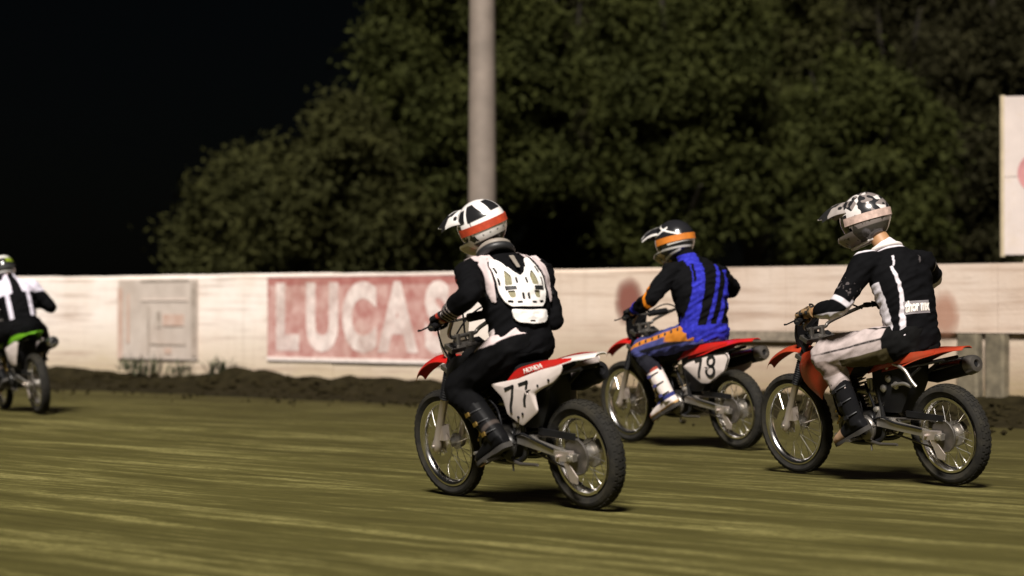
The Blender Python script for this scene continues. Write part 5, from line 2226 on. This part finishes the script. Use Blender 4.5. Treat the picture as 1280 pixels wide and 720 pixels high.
# ---- rider on bike 78: black and blue striped jersey
def j78(P, t, a, d, arms):
    aL, dL = arms[1]
    aR, dR = arms[-1]
    onarm = mn(dL, dR)
    c1 = .145 - (t - .2) * .150
    b1 = mn(band(a, c1, .054 - .012 * (1 - t)), 1.0 - t)
    c2 = .055 - .23 * t
    b2 = mn(mn(band(a, c2, .019), .80 - t), t - .0)
    c3 = -.035 - .24 * t
    b3 = mn(band(a, c3, .022), .72 - t)
    rgt = mn(-.150 - a, .55 - t)
    hem = .045 - t + .1 * a
    blue = mx(mx(b1, b2), mx(b3, mx(rgt, hem)))
    notch = mn(band(a, c1 + .030, .010), band(t, .72, .12) * .4)
    blue = mn(blue, -notch)
    blue = np.where((dL < .088) & (aL > .12), -1, blue)
    blue = np.where((d > .03) & (t > .1), -1, blue)
    cuffb = np.where(dL < .1, (aL - 1.62) * .25, -1)
    org = np.where((dL < .105) & (aL < 1.1), band(d - .045 + .03 * aL, .035, .013), -1)
    org = np.where(d > .02, org, -1)
    light = smooth_noise(P, 42, 8) * .04 - .004
    light = mn(light, blue - .004)
    return mx(blue, cuffb), org, light


def t78(P, r):
    o = []
    for sg in (1, -1):
        tL, ph, dd = r[sg]
        org = mn(band(ph, .62 - .15 * tL, .20) * .08, mn((tL - .05), (1.02 - tL)) * .5)
        o.append(org)
    seat = mn(.10 - np.abs(P[:, 2] - .865) * 2.6, -.20 - P[:, 0]) * .3
    tL, ph, dd = r[1]
    blk = mn(band(ph, -.30, .17) * .08, (1.0 - tL) * .5)
    dots = mn(o[0] - .004, band((tL * 8) % 1.0, .5, .16) * .06)
    lb = mn(band(ph, 1.35, .12) * .08, (1.0 - tL) * .5)
    return mx(blk, mn((tL - .93) * .4, band(ph, -1.3, .7) * .1)), mx(mx(o[0], o[1]), seat), mx(dots, lb * 0 - 1)


def b78(H, F, U, fr):
    red = mx(band(H, .97, .06) * .2, mn(band(fr, .042, .010), H - .2))
    red = mx(red, mn(band(F, .93, .06) * .25, .05 - U))
    blue = mx(mn(band(H, .10, .06) * .2, 1 - H), mn(band(H, .52, .05) * .2, .01 - np.abs(fr)))
    tan = mn(.022 - U, F + .1) * .5
    return red, blue, tan


def h78(P, az):
    x, y, z = P[:, 0], P[:, 1], P[:, 2]
    el = z / .136
    A = np.abs(np.degrees(az))
    l1 = .0065 - np.abs(z - (.105 - .0011 * (A - 60)))
    l1 = mn(l1, (150 - A) / 300)
    l2 = .006 - np.abs(z - (.052 + .0006 * (A - 60)))
    l2 = mn(l2, (110 - A) / 300)
    l3 = .006 - np.abs(z + .062 + .00012 * (A - 90))
    l4 = mn(.006 - np.abs(z + .033), (A - 95) / 300)
    l5 = mn(.006 - np.abs(z + .098 - .0003 * (A - 90)), (140 - A) / 300)
    wf = mn(mn((50 - A) / 300, z + .03), .06 - z) * .5
    chin = mn((46 - A) / 300, -.07 - z)
    blot = mn(smooth_noise(P, 34, 5) * .05 - .012, .0 - z)
    return mx(mx(mx(l1, l2), mx(l3, l4)), mx(l5, wf)), mx(mn(blot, chin + .03), mn(chin, .0 + smooth_noise(P, 20, 6) * .05))


STRAPO = mat('orange_strap', (0.52, 0.155, 0.012), 0.65, var=0.15, scale=30)
PEAKB = mat('peak_black', (0.014, 0.014, 0.016), 0.35, var=0.05, coat=.3, masks=[('pe', (0.72, 0.69, 0.66))])


def peakedge(P):
    w_ = (.112 - .037 * np.clip((P[:, 0] - .06) / .2, 0, 1)) - np.abs(P[:, 1])
    return {'pe': mx(.014 - w_, mn(band(np.abs(P[:, 1]), .020 + .15 * (P[:, 0] - .10), .005), .25 - P[:, 0]))}


R78 = dict(label='person in a black and blue striped jersey with an orange goggle strap on bike 78', hip=(-.335, -.005, .865), shL=(-.245, .160, 1.345), shR=(-.305, -.215, 1.285), head=(-.095, -.015, 1.565), neck=(.085, 0, .130), hsize=1.12,
           yaw=14, pitch=14, roll=4, ua=.295, fa=.27, poleL=(-.55, .75, -.3), poleR=(-.3, -.9, -.2), toe=(.115, .19, .225), ankle=(-.12, .20, .385), th=.445, sh_=.43, seed=11, bulk=1.20, fold=.013,
           jbase=(.0045, .0045, .0052), jcols=[(.022, .024, .30), (.55, .17, .012), (.030, .033, .37)], jfn=j78, tbase=(.05, .055, .17), tcols=[(.016, .016, .022), (.42, .15, .02), (.03, .025, .03)], tfn=t78,
           bbase=(.66, .58, .55), bcols=[(.26, .045, .03), (.03, .035, .14), (.48, .30, .13)], bfn=b78, buckle=mat('buckle_blue', (.05, .05, .16), .4), gbase=(.007, .007, .0075), gcols=[(.03, .032, .25), (.02, .02, .02)], gfn=g77,
           hbase=(.014, .014, .016), hcols=[(.74, .71, .68), (.40, .30, .15)], hfn=h78, peakm=PEAKB, peakmask=peakedge, strapm=STRAPO)


# ---- rearmost rider: black jersey with white panels, pale trousers
def j3(P, t, a, d, arms):
    aL, dL = arms[1]
    aR, dR = arms[-1]
    arm = mn(dL, dR)
    line = mn(band(a, .112 + .02 * np.abs(t - .45) * 2, .006 + .009 * (1 - t)), mn(.74 - t, t - .02))
    line = np.where((d < .05) & (arm > .09), line, -1)
    tip_ = mn(band(a, .112 - (t - .74) * .35, .007), band(t, .80, .06))
    tip_ = np.where(d < .0, tip_, -1)
    front = mn(mn(a - .095, d + .035), mn(.62 - t, t + .1))
    front = np.where(dL < .082, -1, front)
    under = np.where((dL < .1) & (aL > .25), mn(-.014 - (P[:, 2] - np.interp(np.clip(aL, 0, 2), [0, 1, 2], [J3Z[0], J3Z[1], J3Z[2]])), (aL - .75) * .2), -1)
    under = np.where(aL < 1.75, under, -1)
    collar = np.where(arm > .05, (t - .955) * .5, -1)
    relb = np.where((dR < .12) & (aR > .6), (aR - .82) * .2, -1)
    rsh = np.where((dR < .11) & (aR < .6), mn(band(aR, .30, .14) * .25, (.03 - np.abs(d + .02))), -1)
    wr = np.where((dL < .1), mn(band(aL, .88, .05) * .25, d + .02), -1)
    w_ = mx(mx(mx(line, front), mx(under, collar)), mx(mx(relb, rsh), mx(wr, tip_)))
    gr = np.where((dL < .1) & (aL > .46) & (aL < .76), smooth_noise(P, 60, 9) * .04 - .011, -1)
    gr = np.where(d > -.02, gr, -1)
    rt = mn(mn(band(a, -.085 - (t - .75) * .4, .007), band(t, .78, .05)), -d)
    return w_, mx(gr, rt)


J3Z = [1.345, 1.10, 1.06]


def t3(P, r):
    tL, ph, dd = r[1]
    blk = mn(band(ph, .42 - .35 * tL, .055) * .08, (1.0 - tL))
    blk2 = mn(band(ph - 1.2 * (tL - .35), 1.35, .09) * .06, band(tL, .32, .25))
    blk = mx(blk, blk2)
    olive = mn(-.35 - ph + .5 * (.5 - tL), (.92 - tL)) * .1
    olive = mn(olive, .10 - np.abs(tL - .45) * .3)
    back = mn(-.03 - (P[:, 0] + .37), .60 - np.abs(P[:, 2] - .9))
    knee = mn(band(tL, 1.16, .12) * .4, band(ph, -.9, .5) * .06)
    return mx(blk, back), olive, knee


def b3(H, F, U, fr):
    return (mn(F - .58, .075 - U) * .3, mn(band(fr, .05, .012), H - .1))


def h3(P, az):
    x, y, z = P[:, 0], P[:, 1], P[:, 2]
    A = np.degrees(az)
    n1 = smooth_noise(P, 34, 1) * .06
    n2 = smooth_noise(P, 30, 6) * .06
    n3 = smooth_noise(P, 48, 2) * .05
    top = z - .03
    blk = mn(n1 - .002, mx(top, -np.abs(A) / 300 + 2)) * 1
    blk = mn(n1 + .004, z + .012)
    wht = mx(mn(n2 - .013, z + .0), mn(mn((68 - np.abs(A)) / 300, z + .03), .075 - z) + n3 * .5)
    chk = mn(n3 - .016, -.02 - z)
    low = mn(mn(-.055 - z, (np.abs(A) - 62) / 300), .2)
    return blk, wht, mx(chk, low)


WTRIM = mat('white_trim', (0.68, 0.63, 0.60), 0.5)
STRAPT = mat('tan_strap', (0.50, 0.36, 0.31), 0.65, var=0.3, scale=30)
PEAKG = mat('peak_grey', (0.34, 0.30, 0.28), 0.35, var=0.2, coat=.3, masks=[('pk', (0.02, 0.02, 0.02))])


def patch3(i):
    """white lettering across the lower back"""
    bvh, lat, up, back, body = i['bvh'], i['lat'], i['up'], i['back'], i['body']
    c = i['hip'] + up * .160 + lat * .022
    right = -lat
    Mt = frame(c, right, up)
    fit = lambda q: drape(bvh, [q], back, .004)[0] + back * ((Mt.inverted() @ q).z)
    text_mesh('lettering', 'thor mx', .080, Mt, DECALW, body, .0012, .60, .0045, fit)
    mb = MB()
    grid = [[drape(bvh, [c + right * (.170 * (a / 10 - .5)) + up * (.075 * (b / 5 - .5) - .004)], back, .0022)[0] for b in range(6)] for a in range(11)]
    mb.sheet(grid, tuple(-back * .003))
    mb.build('lettering_patch', mat('patch_grey', (.20, .18, .19), .7), body, 60)
    # collar
    mb = MB()
    pts = []
    for k in range(25):
        an = 2 * math.pi * k / 24
        pts.append(i['nb'] - up * .012 + lat * .092 * math.sin(an) - back * .088 * math.cos(an) - up * .012 * math.cos(an))
    mb.tube(pts, .014, 8)
    mb.build('collar', WTRIM, body, 60)


R3 = dict(label='person in a black jersey with white panels and pale trousers, rearmost rider', hip=(-.43, -.005, .86), shL=(-.285, .165, 1.345), shR=(-.335, -.235, 1.305), head=(-.150, .0, 1.600), neck=(.055, 0, .085), hsize=1.11, skin=TANSK,
          yaw=20, pitch=15, roll=2, ua=.325, fa=.295, poleL=(-.55, .6, -.5), poleR=(-.2, -1, -.1), toe=(.10, .19, .245), ankle=(-.10, .20, .385), th=.475, sh_=.45, seed=19, baggy=1.13, bulk=1.05, cuff=.66, fold=.009,
          jbase=(.0045, .0045, .0052), jcols=[(.60, .56, .60), (.07, .06, .06)], jfn=j3, tbase=(.40, .335, .325), tcols=[(.006, .006, .006), (.07, .058, .03), (.24, .19, .17)], tfn=t3,
          bbase=(.009, .009, .010), bcols=[(.30, .19, .12), (.30, .20, .13)], bfn=b3, buckle=BLK, gbase=(.20, .125, .06), gcols=[(.02, .02, .02), (.02, .02, .02)], gfn=lambda P, t: (smooth_noise(P, 50, 3) * .03 - .004, band(t, -.02, .008)),
          hbase=(.20, .17, .16), hcols=[(.02, .02, .022), (.62, .58, .56), (.05, .045, .04)], hfn=h3, peakm=PEAKG, peakmask=peakpat, strapm=STRAPT, trim=WTRIM, extra=patch3)


# ---- leading rider at the left edge
def j4(P, t, a, d, arms):
    aL, dL = arms[1]
    aR, dR = arms[-1]
    yoke = mn(t - .60 + .6 * np.abs(a) * 0, np.abs(a) - .032 - .05 * (1 - t))
    st = mn(band(np.abs(a), .105, .020), mn(.9 - t, t - .12))
    w_ = np.where(mn(dL, dR) > .09, mx(yoke, st), mx(yoke, -1))
    up_ = np.where((mn(dL, dR) < .1), (.62 - np.where(dL < dR, aL, aR)) * .2, -1)
    up_ = mn(up_, P[:, 2] - np.interp(np.clip(np.where(dL < dR, aL, aR), 0, 2), [0, 1, 2], [1.30, 1.12, 1.05]) + .015)
    return (mx(w_, up_),)


def h4(P, az):
    A = np.degrees(az)
    z = P[:, 2]
    wht = mn(.016 - np.abs(z - .10), (70 - np.abs(np.abs(A) - 180 + 10)) / 300)
    wht = mx(wht, mn(.005 - np.abs(z + .005), np.abs(A) - 60))
    wht = mx(wht, .006 - np.abs(z + .06))
    wht = mn(wht, mx(.0 - z, A * 0 - .001) + np.where(np.abs(A) > 120, 1, 0))
    gr = mn(mn(.022 - np.abs(z - .058), (32 - np.abs(((A + 150) + 180) % 360 - 180)) / 300), .1)
    return wht, gr


R4 = dict(label='person in a black jersey with white shoulders on the green bike at the left edge', hip=(-.30, -.02, .86), shL=(-.17, .19, 1.29), shR=(-.20, -.19, 1.25), head=(-.03, .02, 1.46), neck=(.05, 0, .08),
          yaw=5, pitch=14, roll=4, ua=.295, fa=.27, poleL=(-.4, .85, .0), poleR=(-.45, -.5, -.7), toe=(.10, .19, .225), ankle=(-.11, .20, .385), th=.45, sh_=.43, seed=27, bulk=1.04,
          jbase=(.0045, .0045, .0052), jcols=[(.60, .56, .66)], jfn=j4, tbase=(.0045, .0045, .005), tcols=[(.02, .02, .02)], tfn=t_plain,
          bbase=(.006, .006, .0065), bcols=[(.3, .27, .25), (.05, .04, .035)], bfn=b77, buckle=STEEL, gbase=(.007, .007, .0075), gcols=[(.1, .1, .1), (.02, .02, .02)], gfn=g77,
          hbase=(.014, .014, .015), hcols=[(.7, .68, .64), (.20, .27, .02)], hfn=h4, peakm=PEAKB, peakmask=peakedge, strapm=mat('black_strap', (.02, .02, .02), .7))

for k, sp in (('77', R77), ('78', R78), ('3', R3), ('4', R4)):
    rider(k, sp)
